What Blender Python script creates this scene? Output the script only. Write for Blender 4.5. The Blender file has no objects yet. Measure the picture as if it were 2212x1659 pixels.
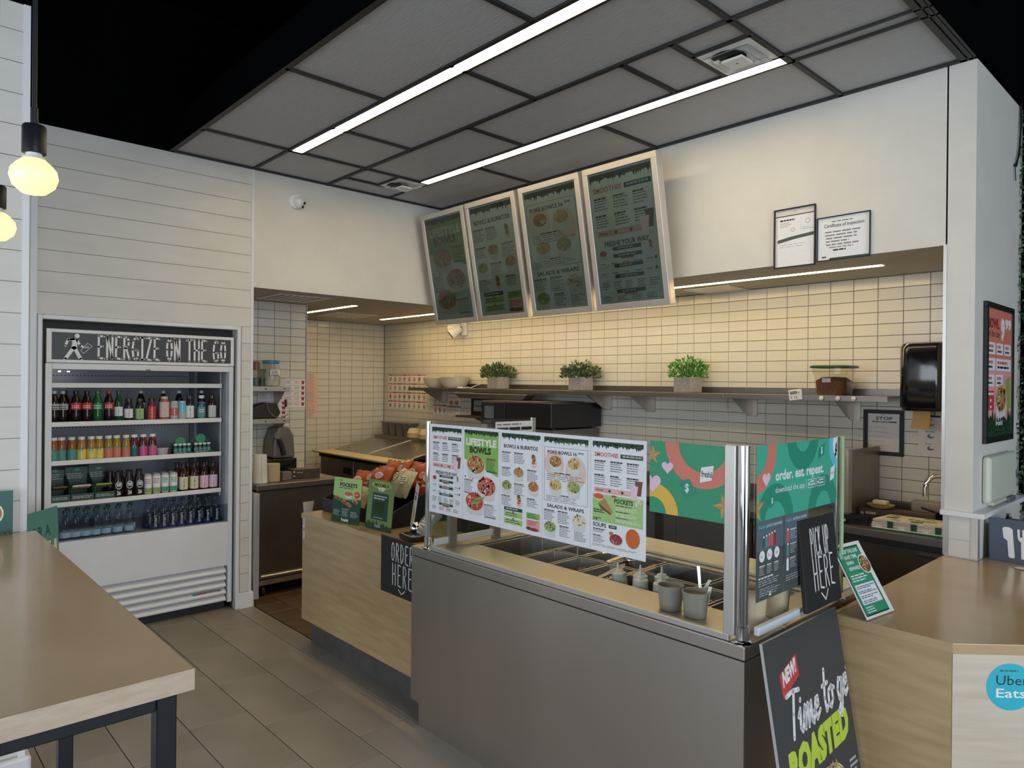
import bpy, math, random
from mathutils import Vector, Matrix
random.seed(7)
S = bpy.context.scene
COL = S.collection
PI = math.pi
# ------------------------------------------------------------------ camera
def make_camera():
    yaw, pit, rol = 0.821319, -0.001792, 0.009507
    fwd = Vector((-math.sin(yaw)*math.cos(pit), math.cos(yaw)*math.cos(pit), math.sin(pit)))
    right = Vector((math.cos(yaw), math.sin(yaw), 0)); up = right.cross(fwd)
    c, s = math.cos(rol), math.sin(rol)
    r2 = right*c + up*s; u2 = up*c - right*s
    m = Matrix((r2, u2, -fwd)).transposed().to_4x4(); m.translation = (0, 0, 1.735)
    cam = bpy.data.cameras.new('camera'); cam.sensor_fit = 'HORIZONTAL'; cam.sensor_width = 36
    cam.lens = 1516.27/2212*36; cam.clip_start = 0.02
    o = bpy.data.objects.new('camera', cam); COL.objects.link(o); o.matrix_world = m; S.camera = o
make_camera()
# ------------------------------------------------------------------ world, daylight, exposure
W = bpy.data.worlds.new('World'); S.world = W; W.use_nodes = True
W.node_tree.nodes['Background'].inputs[0].default_value = (0.90, 0.94, 1.0, 1)
W.node_tree.nodes['Background'].inputs[1].default_value = 0.32
def area(name, loc, target, sx, sy, power, col):
    l = bpy.data.lights.new(name, 'AREA'); l.shape = 'RECTANGLE'; l.size = sx; l.size_y = sy
    l.energy = power; l.color = col
    o = bpy.data.objects.new(name, l); COL.objects.link(o); o.location = loc
    d = Vector(target)-Vector(loc); o.rotation_euler = d.to_track_quat('-Z', 'Z').to_euler()
    return o
area('window_daylight', (4.6, 1.2, 1.7), (-1, 1.6, 1.3), 6.0, 2.6, 250, (0.80, 0.90, 1.0))
area('window_daylight', (-1.2, -4.6, 1.7), (-2.2, 2, 1.3), 7.0, 2.6, 190, (0.82, 0.91, 1.0))
S.view_settings.view_transform = 'Standard'; S.view_settings.look = 'None'
S.view_settings.gamma = 1; S.view_settings.use_curve_mapping = False
S.view_settings.exposure = 0.32
# ------------------------------------------------------------------ materials
_M = {}
def mat(name, col=None, rough=0.5, metal=0.0, var=0.0, scale=8.0, bump=0.0, bscale=60.0, coat=0.0,
        emit=None, estr=0.0, stretch=None, col2=None, spec=None, sss=0.0, detail=4.0):
    if name in _M: return _M[name]
    m = bpy.data.materials.new(name); m.use_nodes = True; nt = m.node_tree; N = nt.nodes; L = nt.links
    p = N['Principled BSDF']; c = tuple(col)+(1,)
    p.inputs['Base Color'].default_value = c; p.inputs['Roughness'].default_value = rough
    p.inputs['Metallic'].default_value = metal
    if spec is not None: p.inputs['Specular IOR Level'].default_value = spec
    if coat: p.inputs['Coat Weight'].default_value = coat; p.inputs['Coat Roughness'].default_value = 0.12
    if emit: p.inputs['Emission Color'].default_value = tuple(emit)+(1,); p.inputs['Emission Strength'].default_value = estr
    if var or bump or col2:
        tc = N.new('ShaderNodeTexCoord'); mp = N.new('ShaderNodeMapping'); L.new(tc.outputs['Object'], mp.inputs[0])
        if stretch: mp.inputs['Scale'].default_value = stretch
        nz = N.new('ShaderNodeTexNoise'); nz.inputs['Scale'].default_value = scale; nz.inputs['Detail'].default_value = detail
        L.new(mp.outputs[0], nz.inputs['Vector'])
        if var or col2:
            r = N.new('ShaderNodeValToRGB'); r.color_ramp.elements[0].position = 0.32; r.color_ramp.elements[1].position = 0.68
            a = col2 if col2 else tuple(max(0, x*(1-var)) for x in col)
            b = col if col2 else tuple(min(1, x*(1+var)) for x in col)
            r.color_ramp.elements[0].color = tuple(a)+(1,); r.color_ramp.elements[1].color = tuple(b)+(1,)
            L.new(nz.outputs['Fac'], r.inputs[0]); L.new(r.outputs[0], p.inputs['Base Color'])
        if bump:
            n2 = N.new('ShaderNodeTexNoise'); n2.inputs['Scale'].default_value = bscale; L.new(mp.outputs[0], n2.inputs['Vector'])
            b = N.new('ShaderNodeBump'); b.inputs['Strength'].default_value = bump; b.inputs['Distance'].default_value = 0.004
            L.new(n2.outputs['Fac'], b.inputs['Height']); L.new(b.outputs[0], p.inputs['Normal'])
    _M[name] = m; return m
def glassmat(name, tint=(0.95, 0.97, 0.96), ior=1.45, rough=0.02, gl=1.0):
    if name in _M: return _M[name]
    m = bpy.data.materials.new(name); m.use_nodes = True; nt = m.node_tree; N = nt.nodes; L = nt.links
    N.remove(N['Principled BSDF']); out = N['Material Output']
    t = N.new('ShaderNodeBsdfTransparent'); t.inputs[0].default_value = tuple(tint)+(1,)
    g = N.new('ShaderNodeBsdfGlossy'); g.inputs['Roughness'].default_value = rough; g.inputs[0].default_value = (gl, gl, gl, 1)
    f = N.new('ShaderNodeFresnel'); f.inputs[0].default_value = ior
    ge = N.new('ShaderNodeNewGeometry'); mu = N.new('ShaderNodeMath'); mu.operation = 'SUBTRACT'; mu.use_clamp = True
    L.new(f.outputs[0], mu.inputs[0]); L.new(ge.outputs['Backfacing'], mu.inputs[1])   # reflect once, on the outer face
    mx = N.new('ShaderNodeMixShader'); L.new(mu.outputs[0], mx.inputs[0]); L.new(t.outputs[0], mx.inputs[1]); L.new(g.outputs[0], mx.inputs[2])
    L.new(mx.outputs[0], out.inputs[0]); _M[name] = m; return m
WHITE = mat('white_paint', (0.66, 0.645, 0.60), 0.55, var=0.03, scale=5, bump=0.05, bscale=90)
PLANK = mat('white_plank', (0.66, 0.65, 0.62), 0.5, var=0.035, scale=3, bump=0.06, bscale=120, stretch=(1, 1, 3))
TRIM = mat('white_trim', (0.74, 0.75, 0.78), 0.4, var=0.02)
BLACKP = mat('black_paint', (0.0016, 0.0018, 0.0024), 0.95, var=0.2, scale=2, spec=0.03)
GRID = mat('dark_ceiling_grid', (0.020, 0.019, 0.020), 0.55, var=0.1)
CPANEL = mat('ceiling_panel', (0.44, 0.45, 0.47), 0.55, var=0.05, scale=14, bump=0.35, bscale=26, stretch=(1, 6, 1))
TILE = mat('cream_wall_tile', (0.66, 0.64, 0.58), 0.16, var=0.03, scale=3)
GROUT = mat('grey_tile_grout', (0.10, 0.092, 0.08), 0.9, var=0.1)
KCEIL = mat('kitchen_ceiling_paint', (0.46, 0.43, 0.37), 0.7, var=0.03)
FTILE = mat('stone_floor_tile', (0.345, 0.305, 0.262), 0.42, col2=(0.265, 0.232, 0.196), scale=2.2, bump=0.12, bscale=70, detail=9)
FGROUT = mat('floor_grout', (0.07, 0.062, 0.055), 0.9, var=0.1)
QTILE = mat('brown_quarry_tile', (0.115, 0.070, 0.042), 0.5, var=0.25, scale=5, bump=0.1)
QGROUT = mat('dark_quarry_grout', (0.03, 0.022, 0.016), 0.9, var=0.1)
STEEL = mat('brushed_steel', (0.49, 0.445, 0.415), 0.36, 0.92, var=0.07, scale=1.6, bump=0.04, bscale=240, stretch=(1, 1, 0.08))
STEELB = mat('bright_steel', (0.62, 0.61, 0.60), 0.24, 1.0, var=0.04, bump=0.02)
STEELD = mat('dark_steel', (0.25, 0.235, 0.225), 0.36, 0.9, var=0.06, scale=2, bump=0.03, stretch=(1, 1, 0.1))
CHROME = mat('chrome', (0.80, 0.80, 0.80), 0.07, 1.0, var=0.01)
ALU = mat('satin_aluminium', (0.60, 0.57, 0.54), 0.38, 0.75, var=0.03)
WOOD = mat('maple_veneer', (0.50, 0.36, 0.19), 0.38, col2=(0.40, 0.275, 0.135), scale=3.2, stretch=(1.2, 1.2, 9), bump=0.05, bscale=30, detail=7)
WTOP = mat('maple_worktop', (0.50, 0.365, 0.205), 0.2, col2=(0.43, 0.305, 0.165), scale=1.6, stretch=(1.0, 2.2, 2), coat=0.4, detail=7)
WEDGE = mat('maple_edge_daylit', (0.62, 0.50, 0.38), 0.5, col2=(0.52, 0.40, 0.29), scale=9, stretch=(2, 2, 8), bump=0.1, bscale=60)  # paler than the top: daylight on the table end put into the colour
BLACKM = mat('black_metal', (0.012, 0.014, 0.018), 0.42, 0.3, var=0.15)
BLACKPL = mat('black_plastic', (0.014, 0.014, 0.016), 0.22, var=0.1)
BLACKMT = mat('matte_black', (0.015, 0.015, 0.017), 0.6, var=0.1)
GREYPL = mat('grey_plastic', (0.16, 0.16, 0.165), 0.4, var=0.08)
WHITEPL = mat('white_plastic', (0.78, 0.78, 0.76), 0.3, var=0.02)
ENAMEL = mat('white_enamel', (0.72, 0.73, 0.76), 0.3, var=0.02)
GLASS = glassmat('clear_glass')
CLEARPL = glassmat('clear_plastic', (0.90, 0.91, 0.90), 1.35, 0.1)
GEDGE = mat('green_glass_edge', (0.46, 0.60, 0.36), 0.2, var=0.05)
def warm(name, strength, col=(1.0, 0.80, 0.44)):
    return mat(name, (0.9, 0.8, 0.6), 0.5, emit=col, estr=strength)
# ------------------------------------------------------------------ mesh building
class MB:
    def __init__(s): s.v = []; s.f = []; s.m = []; s.sm = []
    def add(s, vs, fs, m=0, smooth=False):
        b = len(s.v); s.v += [tuple(v) for v in vs]
        for f in fs: s.f.append([i+b for i in f]); s.m.append(m); s.sm.append(smooth)
        return s
    def box(s, a, b, m=0):
        x0, x1 = sorted((a[0], b[0])); y0, y1 = sorted((a[1], b[1])); z0, z1 = sorted((a[2], b[2]))
        return s.add([(x0,y0,z0),(x1,y0,z0),(x1,y1,z0),(x0,y1,z0),(x0,y0,z1),(x1,y0,z1),(x1,y1,z1),(x0,y1,z1)],
              [(0,3,2,1),(4,5,6,7),(0,1,5,4),(1,2,6,5),(2,3,7,6),(3,0,4,7)], m)
    def slab(s, O, U, V, N, m=0):            # parallelepiped from a corner and three edge vectors
        O, U, V, N = map(Vector, (O, U, V, N))
        p = [O, O+U, O+U+V, O+V]; q = [x+N for x in p]
        return s.add(p+q, [(0,3,2,1),(4,5,6,7),(0,1,5,4),(1,2,6,5),(2,3,7,6),(3,0,4,7)], m)
    def prism(s, pts, z0, z1, m=0):          # polygon in xy, extruded in z
        n = len(pts); vs = [(x,y,z0) for x,y in pts]+[(x,y,z1) for x,y in pts]
        return s.add(vs, [tuple(range(n-1,-1,-1)), tuple(range(n,2*n))]+[(i,(i+1)%n,n+(i+1)%n,n+i) for i in range(n)], m)
    def extr(s, pts, D, m=0):                # 3D polygon extruded along D
        n = len(pts); D = Vector(D); vs = [Vector(p) for p in pts]; vs = vs+[v+D for v in vs]
        return s.add(vs, [tuple(range(n-1,-1,-1)), tuple(range(n,2*n))]+[(i,(i+1)%n,n+(i+1)%n,n+i) for i in range(n)], m)
    def lathe(s, prof, c=(0,0,0), n=16, m=0, sq=None, axis=None):  # prof: (r,z) list bottom to top
        vs = []; fs = []; c = Vector(c)
        rot = Matrix.Identity(3) if axis is None else Vector((0,0,1)).rotation_difference(Vector(axis)).to_matrix()
        for r, z in prof:
            for i in range(n):
                a = 2*PI*(i+0.5)/n; x, y = r*math.cos(a), r*math.sin(a)
                if sq:
                    k = r/max(abs(x), abs(y), 1e-9)*r if r else 0
                    k = 1/((abs(math.cos(a))**sq+abs(math.sin(a))**sq)**(1/sq)); x, y = r*k*math.cos(a), r*k*math.sin(a)
                vs.append(c+rot@Vector((x, y, z)))
        for j in range(len(prof)-1):
            for i in range(n): fs.append((j*n+i, j*n+(i+1)%n, (j+1)*n+(i+1)%n, (j+1)*n+i))
        if prof[0][0] > 1e-6: fs.append(tuple(range(n-1,-1,-1)))
        if prof[-1][0] > 1e-6: fs.append(tuple((len(prof)-1)*n+i for i in range(n)))
        return s.add(vs, fs, m, True)
    def cyl(s, a, b, r, n=14, m=0, r2=None):
        a, b = Vector(a), Vector(b)
        return s.lathe([(r, 0), (r if r2 is None else r2, (b-a).length)], a, n, m, axis=(b-a))
    def tube(s, pts, r, n=8, m=0):
        pts = [Vector(p) for p in pts]; vs = []; fs = []; up = Vector((0.123, 0.31, 0.94))
        for i, p in enumerate(pts):
            t = (pts[min(i+1, len(pts)-1)]-pts[max(i-1, 0)]).normalized()
            e = t.cross(up); e = e.normalized() if e.length > 1e-4 else t.orthogonal().normalized(); g = t.cross(e)
            for k in range(n):
                a = 2*PI*k/n; vs.append(p+e*r*math.cos(a)+g*r*math.sin(a))
        for i in range(len(pts)-1):
            for k in range(n): fs.append((i*n+k, i*n+(k+1)%n, (i+1)*n+(k+1)%n, (i+1)*n+k))
        fs.append(tuple(range(n-1,-1,-1))); fs.append(tuple((len(pts)-1)*n+k for k in range(n)))
        return s.add(vs, fs, m, True)
    def sphere(s, c, r, n=14, m=0, sz=1.0):
        pr = [(max(1e-7, r*math.sin(PI*j/8)), -r*sz*math.cos(PI*j/8)) for j in range(9)]
        return s.lathe(pr, c, n, m)
    def build(s, name, mats, parent=None, org=None, bevel=0.0, seg=2, link=True, kind=None, label=None):
        if not isinstance(mats, (list, tuple)): mats = [mats]
        if org is None: org = parent['_o'] if (parent is not None and '_o' in parent) else (0, 0, 0)
        o3 = Vector(org)
        me = bpy.data.meshes.new(name); me.from_pydata([tuple(Vector(v)-o3) for v in s.v], [], s.f)
        for m in mats: me.materials.append(m)
        me.polygons.foreach_set('material_index', s.m); me.polygons.foreach_set('use_smooth', s.sm)
        me.update()
        if any(s.sm): me.set_sharp_from_angle(angle=math.radians(40))
        o = bpy.data.objects.new(name, me); COL.objects.link(o)
        if parent is not None: o.parent = parent
        else: o.location = org
        o['_o'] = tuple(org)
        if bevel:
            b = o.modifiers.new('bevel', 'BEVEL'); b.width = bevel; b.segments = seg; b.limit_method = 'ANGLE'; b.harden_normals = False
        if kind: o['kind'] = kind
        if label: o['label'] = label
        return o
def thing(name, label, cat, org=(0,0,0), group=None):
    o = bpy.data.objects.new(name, None); o.empty_display_size = 0.05; COL.objects.link(o); o.location = org
    o['_o'] = tuple(org); o['label'] = label; o['category'] = cat
    if group: o['group'] = group
    return o
def tag(o, label, cat, group=None):
    o['label'] = label; o['category'] = cat
    if group: o['group'] = group
    return o
def struct(name, mb, m, bevel=0.0, org=None):
    o = mb.build(name, m, org=org or (0,0,0), bevel=bevel); o['kind'] = 'structure'; return o
def dup(root, loc, rz=None, label=None, group=None):
    r = root.copy(); COL.objects.link(r); r.location = loc
    if rz is not None: r.rotation_euler = (0, 0, rz)
    if label: r['label'] = label
    if group: r['group'] = group
    for ch in list(root.children):
        c = ch.copy(); COL.objects.link(c); c.parent = r
        for g in list(ch.children):
            d = g.copy(); COL.objects.link(d); d.parent = c
    return r
def bx(a, b): return MB().box(a, b)
ORD = ['first','second','third','fourth','fifth','sixth','seventh','eighth','ninth','tenth','eleventh','twelfth','thirteenth','fourteenth','fifteenth','sixteenth','seventeenth','eighteenth']
# ------------------------------------------------------------------ flat print
INKC = {'white':(.80,.80,.80),'paper':(.78,.79,.83),'black':(.012,.013,.015),'dgreen':(.012,.060,.035),'leaf':(.010,.040,.020),'leaf2':(.03,.09,.035),
 'lime':(.24,.46,.10),'lime2':(.36,.56,.20),'olive':(.16,.24,.09),'red':(.55,.05,.05),'coral':(.62,.12,.12),'pink':(.74,.36,.34),'rose':(.72,.55,.50),'cup':(.66,.66,.65),'cup2':(.50,.50,.50),
 'tan':(.42,.24,.11),'brown':(.17,.075,.03),'rust':(.45,.16,.05),'corn':(.66,.45,.14),'avo':(.28,.38,.09),'purple':(.20,.05,.17),'beet':(.36,.03,.09),
 'orange':(.60,.17,.03),'soup':(.60,.13,.02),'grey':(.20,.20,.20),'lgrey':(.45,.45,.46),'mint':(.06,.42,.28),'mint2':(.025,.27,.17),'green':(.035,.30,.15),
 'yellow':(.75,.47,.07),'gold':(.55,.33,.10),'sky':(.12,.55,.68),'heart':(.78,.55,.68),'teal':(.10,.29,.27),'slate':(.065,.085,.085),'slateb':(.10,.14,.16),
 'cream':(.72,.67,.48),'uber':(.02,.42,.55),'chalk':(.045,.050,.056),'acid':(.50,.66,.06),'bluew':(.55,.75,.85),'salmon':(.64,.20,.14),'steelblue':(.11,.14,.21),
 'tealdk':(.02,.12,.10),'wine':(.30,.03,.05),'lemon':(.75,.62,.15),'blue':(.04,.16,.45),'magenta':(.62,.10,.30),'card':(.66,.62,.60)}
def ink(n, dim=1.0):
    c = INKC[n]; k = 'ink_'+n+('' if dim == 1 else '_unlit_shaded_film')
    if dim != 1: c = tuple(x*dim*t for x, t in zip(c, (0.92, 1.06, 1.0)))  # unlit film and the shade on the boards painted in as darker ink
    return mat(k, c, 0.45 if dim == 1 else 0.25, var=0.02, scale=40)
_T = {}
def text_mesh(s, bold):
    k = (s, bold)
    if k in _T: return _T[k]
    cu = bpy.data.curves.new('t', 'FONT'); cu.body = s; cu.resolution_u = 2; cu.offset = bold; cu.fill_mode = 'FRONT' if hasattr(cu, 'fill_mode') else cu.fill_mode
    ob = bpy.data.objects.new('t', cu); me = bpy.data.meshes.new_from_object(ob)
    V = [(v.co.x, v.co.y) for v in me.vertices]; F = [tuple(p.vertices) for p in me.polygons]
    bpy.data.objects.remove(ob); bpy.data.curves.remove(cu); bpy.data.meshes.remove(me)
    x0 = min(v[0] for v in V); x1 = max(v[0] for v in V); y0 = min(v[1] for v in V); y1 = max(v[1] for v in V)
    V = [((x-x0)/(x1-x0), (y-y0)/max(y1-y0, 1e-6)) for x, y in V]
    _T[k] = (V, F); return _T[k]
HAND = {'E':[[(.9,.97),(.15,1),(.12,.05),(.95,0)],[(.12,.52),(.75,.54)]],'N':[[(.1,0),(.12,1),(.85,.02),(.88,1)]],
 'R':[[(.1,0),(.12,1),(.6,.97),(.85,.8),(.7,.58),(.15,.5)],[(.4,.5),(.92,0)]],'G':[[(.88,.92),(.6,1),(.25,.85),(.1,.45),(.25,.08),(.6,0),(.9,.12),(.9,.42),(.55,.42)]],
 'I':[[(.1,1),(.9,.98)],[(.5,1),(.5,0)],[(.05,0),(.95,.02)]],'Z':[[(.1,.98),(.9,1),(.1,.02),(.92,0)]],
 'O':[[(.5,1),(.2,.85),(.1,.5),(.2,.15),(.5,0),(.8,.15),(.9,.5),(.8,.85),(.5,1)]],'T':[[(.02,.97),(.98,1)],[(.5,.99),(.5,0)]],
 'H':[[(.1,1),(.12,0)],[(.88,1),(.88,0)],[(.1,.5),(.88,.54)]],'D':[[(.12,0),(.12,1),(.5,.95),(.85,.7),(.9,.4),(.6,.06),(.12,0)]],
 'P':[[(.12,0),(.12,1),(.6,.97),(.88,.76),(.7,.52),(.14,.46)]],'C':[[(.9,.88),(.6,1),(.22,.82),(.1,.45),(.25,.1),(.6,0),(.92,.12)]],
 'K':[[(.12,0),(.12,1)],[(.85,1),(.14,.45),(.92,0)]],'U':[[(.1,1),(.12,.25),(.35,0),(.65,0),(.88,.25),(.9,1)]],'V':[[(.02,1),(.48,0),(.98,.95)]],
 'j':[[(.5,1),(.5,0)]]}
class Ink:
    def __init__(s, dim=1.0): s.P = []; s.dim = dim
    def poly(s, pts, c, l=1): s.P.append((list(pts), [tuple(range(len(pts)))], c, l)); return s
    def rect(s, x0, y0, x1, y1, c, l=1): return s.poly([(x0,y0),(x1,y0),(x1,y1),(x0,y1)], c, l)
    def ell(s, cx, cy, rx, ry, c, l=1, n=22, rot=0):
        ca, sa = math.cos(rot), math.sin(rot); pts = []
        for i in range(n):
            a = 2*PI*i/n; x, y = rx*math.cos(a), ry*math.sin(a); pts.append((cx+x*ca-y*sa, cy+x*sa+y*ca))
        return s.poly(pts, c, l)
    def text(s, t, x0, y0, x1, y1, c, l=3, bold=0.0, shear=0.0, rise=0.0):
        V, F = text_mesh(t, bold)
        s.P.append(([(x0+u*(x1-x0)+shear*v*(y1-y0), y0+v*(y1-y0)+rise*u*(x1-x0)) for u, v in V], F, c, l)); return s
    def line(s, pts, w, c, l=3, cap=True):
        for a, b in zip(pts, pts[1:]):
            dx, dy = b[0]-a[0], b[1]-a[1]; d = math.hypot(dx, dy) or 1e-9; nx, ny = -dy/d*w/2, dx/d*w/2
            s.poly([(a[0]-nx,a[1]-ny),(b[0]-nx,b[1]-ny),(b[0]+nx,b[1]+ny),(a[0]+nx,a[1]+ny)], c, l)
        if cap:
            for p in pts: s.ell(p[0], p[1], w/2, w/2, c, l, 10)
        return s
    def hand(s, t, x0, y0, x1, y1, sw, c, l=3, gap=0.25, wid=None):
        n = sum(0.5 if ch == ' ' else (wid or {}).get(ch, 1) for ch in t); cw = (x1-x0)/(n+gap*(len(t)-1)); x = x0
        for i, ch in enumerate(t):
            k = 0.5 if ch == ' ' else (wid or {}).get(ch, 1)
            if ch != ' ':
                for st in HAND[ch]: s.line([(x+u*cw*k, y0+v*(y1-y0)) for u, v in st], sw, c, l)
            x += cw*(k+gap)
        return s
    def greek(s, x0, y1, x1, n, c, lh, l=2, th=0.42, head=None):
        for i in range(n):
            y = y1-i*lh; xx = x1-(x1-x0)*random.uniform(0, 0.35)
            x = x0
            while x < xx-0.01*(x1-x0):
                w = (x1-x0)*random.uniform(0.1, 0.28); s.rect(x, y-lh*(th if i or not head else th*1.5), min(x+w, xx), y, head if (head and i == 0) else c, l); x += w+(x1-x0)*0.035
        return s
    def leaves(s, x0, x1, y1, h, up=False, l=2):
        n = max(10, int((x1-x0)/h*7)); d = -1 if not up else 1; pts = [(x1, y1), (x0, y1)]
        for i in range(n+1):
            x = x0+(x1-x0)*i/n; pts.append((x, y1+d*h*(0.45+0.55*random.random()*(1 if i % 2 else .35))))
        s.poly(pts, 'leaf', l)
        for i in range(n*2):
            x = random.uniform(x0+h*.2, x1-h*.2); y = y1+d*h*random.uniform(.1, .5); a = random.uniform(0, PI)
            s.ell(x, y, h*.16, h*.05, 'leaf2', l+1, 6, a)
        return s
    def bowl(s, cx, cy, w, pal, l=3, cup=True, tall=.55, n=26, base=None):
        if cup:
            s.ell(cx+w*.06, cy-w*tall*.9, w*.36, w*.07, 'cup2', l)
            s.poly([(cx-.5*w, cy), (cx-.38*w, cy-w*tall), (cx-.2*w, cy-w*tall*1.12), (cx+.2*w, cy-w*tall*1.12), (cx+.38*w, cy-w*tall), (cx+.5*w, cy)], 'cup', l+1)
        s.ell(cx, cy, .5*w, .34*w, 'cup', l+2); s.ell(cx, cy+.02*w, .46*w, .31*w, base or pal[0], l+3)
        for i in range(n):
            a = random.uniform(0, 2*PI); r = math.sqrt(random.random())*.42*w
            sec = pal[int(a/(2*PI)*len(pal)) % len(pal)] if random.random() < .6 else random.choice(pal)
            s.ell(cx+r*math.cos(a), cy+.03*w+r*.7*math.sin(a), w*random.uniform(.05, .1), w*random.uniform(.02, .035), sec, l+4, 7, random.uniform(0, PI))
        return s
    def wrap(s, cx, cy, w, l=3):
        s.ell(cx, cy+.3*w, .24*w, .32*w, 'tan', l, 14, .5); s.ell(cx-.02*w, cy+.42*w, .17*w, .16*w, 'brown', l+1, 12)
        s.ell(cx+.08*w, cy-.2*w, .3*w, .36*w, 'rose', l, 14, -.5); s.ell(cx, cy-.08*w, .2*w, .17*w, 'rust', l+1, 12)
        for i in range(10): s.ell(cx+random.uniform(-.15,.15)*w, cy+random.choice((-.08,.4))*w+random.uniform(-.1,.1)*w, .05*w, .02*w, random.choice(('corn','avo','wine','tan')), l+2, 6, random.random()*3)
        return s
    def build(s, name, parent, O, U, V, eps=0.00025, lift=0.0006, org=None):
        O, U, V = Vector(O), Vector(U).normalized(), Vector(V).normalized(); N = U.cross(V)
        mb = MB(); names = []
        for pts, F, c, l in s.P:
            if c not in names: names.append(c)
            k = names.index(c); z = lift+eps*l
            a = sum(pts[f[0]][0]*(pts[f[1]][1]-pts[f[2]][1])+pts[f[1]][0]*(pts[f[2]][1]-pts[f[0]][1])+pts[f[2]][0]*(pts[f[0]][1]-pts[f[1]][1]) for f in F[:1])
            mb.add([O+U*x+V*y+N*z for x, y in pts], F, k)
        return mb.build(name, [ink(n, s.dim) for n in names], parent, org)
POKE = ['rust','corn','avo','leaf2','cream']; GRN = ['avo','leaf2','tan','cream','brown']; RED = ['beet','rust','coral','cream','avo']; BRN = ['tan','brown','corn','rust','cream']
# ================================================================== ROOM
H3 = 3.35
# floors
f = struct('floor', MB().box((-8, -6, -0.06), (6, 8, -0.006)), FGROUT)
GAP = 0.004
def bev_tile(w, h, t, b):                    # tile lying in xy, face up, origin at its centre bottom
    x, y = w/2, h/2
    m = MB(); v = [(-x,-y,0),(x,-y,0),(x,y,0),(-x,y,0),(-x,-y,t-b),(x,-y,t-b),(x,y,t-b),(-x,y,t-b),(-x+b,-y+b,t),(x-b,-y+b,t),(x-b,y-b,t),(-x+b,y-b,t)]
    return m.add(v, [(0,1,5,4),(1,2,6,5),(2,3,7,6),(3,0,4,7),(4,5,9,8),(5,6,10,9),(6,7,11,10),(7,4,8,11),(8,9,10,11)])
ROWS = [(2.0925, 2.232)]+[(2.0925-0.2955*(k+1), 2.0925-0.2955*k) for k in range(9)]
for r, (ya, yb) in enumerate(ROWS):
    off = 0.0 if r % 2 else 0.205
    xs = [-3.62+off+0.615*k for k in range(-4, 7)]
    xs = [-5.42]+[x for x in xs if x > -5.36]
    for xa, xb in zip(xs, xs[1:]):
        if r == 0 and xa > -2.4: continue
        b = bev_tile(xb-xa-GAP, yb-ya-GAP, 0.006, 0.0015); o = b.build('floor_tile', FTILE, f, org=(0,0,0))
        o.location = ((xa+xb)/2, (ya+yb)/2, -0.006)
kf = struct('floor_kitchen', MB().box((-7.7, 2.236, -0.006), (-1.1, 4.95, -0.003)), QGROUT)
qt = bev_tile(0.196, 0.196, 0.006, 0.002)
first = None
for i in range(9):
    for j in range(6):
        x, y = -5.75+0.2*i, 2.337+0.2*j
        if first is None: first = qt.build('quarry_tile', QTILE, kf, org=(0,0,0)); o = first
        else: o = first.copy(); COL.objects.link(o)
        o.location = (x, y, -0.0032)
# left wall with its planks
wl = struct('wall_left', MB().box((-5.46, 0.60, 2.115), (-5.312, 2.212, H3)).box((-5.46, 0.60, 0), (-5.312, 0.852, 2.115)).box((-5.46, 2.096, 0), (-5.312, 2.212, 2.115)), WHITE)
ZL = [H3-0.12-0.135*k for k in range(24)]
def planks(parent, x, y0, y1, ztop, zbot):
    zs = [z for z in ([ztop]+[q for q in ZL if zbot+0.01 < q < ztop-0.01]+[zbot])]
    for a, b in zip(zs, zs[1:]):
        MB().slab((x-0.012, y0, b+0.0013), (0, y1-y0, 0), (0, 0, a-b-0.0026), (0.012, 0, 0)).build('plank', PLANK, parent, org=(0,0,0), bevel=0.0012, seg=1)
planks(wl, -5.30, 0.82, 2.192, H3, 2.142)
planks(wl, -5.30, 2.126, 2.192, 2.142, 0.12)
struct('trim_1', MB().box((-5.312, 2.192, 0.10), (-5.296, 2.214, H3)), TRIM)
struct('trim_2', MB().box((-5.46, 0.786, 0), (-5.294, 0.82, H3+0.06)), TRIM)
tf = struct('trim_3', MB().box((-5.312, 0.826, 0), (-5.292, 0.852, 2.142)).box((-5.312, 2.092, 0), (-5.292, 2.118, 2.142)).box((-5.312, 0.852, 2.114), (-5.292, 2.092, 2.142)), TRIM, bevel=0.003)
struct('baseboard_left', MB().extr([(-5.313, 2.116, 0), (-5.275, 2.116, 0), (-5.285, 2.116, 0.11), (-5.313, 2.116, 0.12)], (0, 0.112, 0)), TRIM, bevel=0.004)
# bulkhead over the kitchen opening and the right-hand pier
wb = struct('wall_back', MB().box((-5.42, 2.212, 2.45), (-5.30, 4.13, H3)).box((-5.30, 4.01, 2.45), (-1.10, 4.13, H3)).box((-1.107, 4.01, 1.10), (-0.978, 4.95, H3)), WHITE)
struct('trim_5', MB().box((-1.115, 4.002, 1.10), (-1.100, 4.02, 2.452)), ALU)
# lower pier, its ledge and steel corner guards
pier = struct('wall_pier', MB().box((-1.100, 4.012, 0), (-0.958, 4.95, 1.094)), WHITE)
MB().box((-1.1065, 4.0055, 0.89), (-1.082, 4.05, 1.094)).build('corner_guard', ALU, pier)
MB().box((-0.986, 4.0055, 0.89), (-0.954, 4.04, 1.094)).build('corner_guard', ALU, pier)
MB().box((-1.081, 4.007, 0.976), (-0.987, 4.013, 1.094)).box((-1.081, 4.007, 0.89), (-0.987, 4.013, 0.9745)).build('plank', PLANK, pier)
struct('trim_6', MB().box((-1.116, 3.985, 1.092), (-0.925, 5.0, 1.118)), TRIM, bevel=0.004)
wr = struct('wall_right', MB().box((-0.99, 4.95, 0), (2.2, 5.05, H3)), BLACKP)
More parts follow.
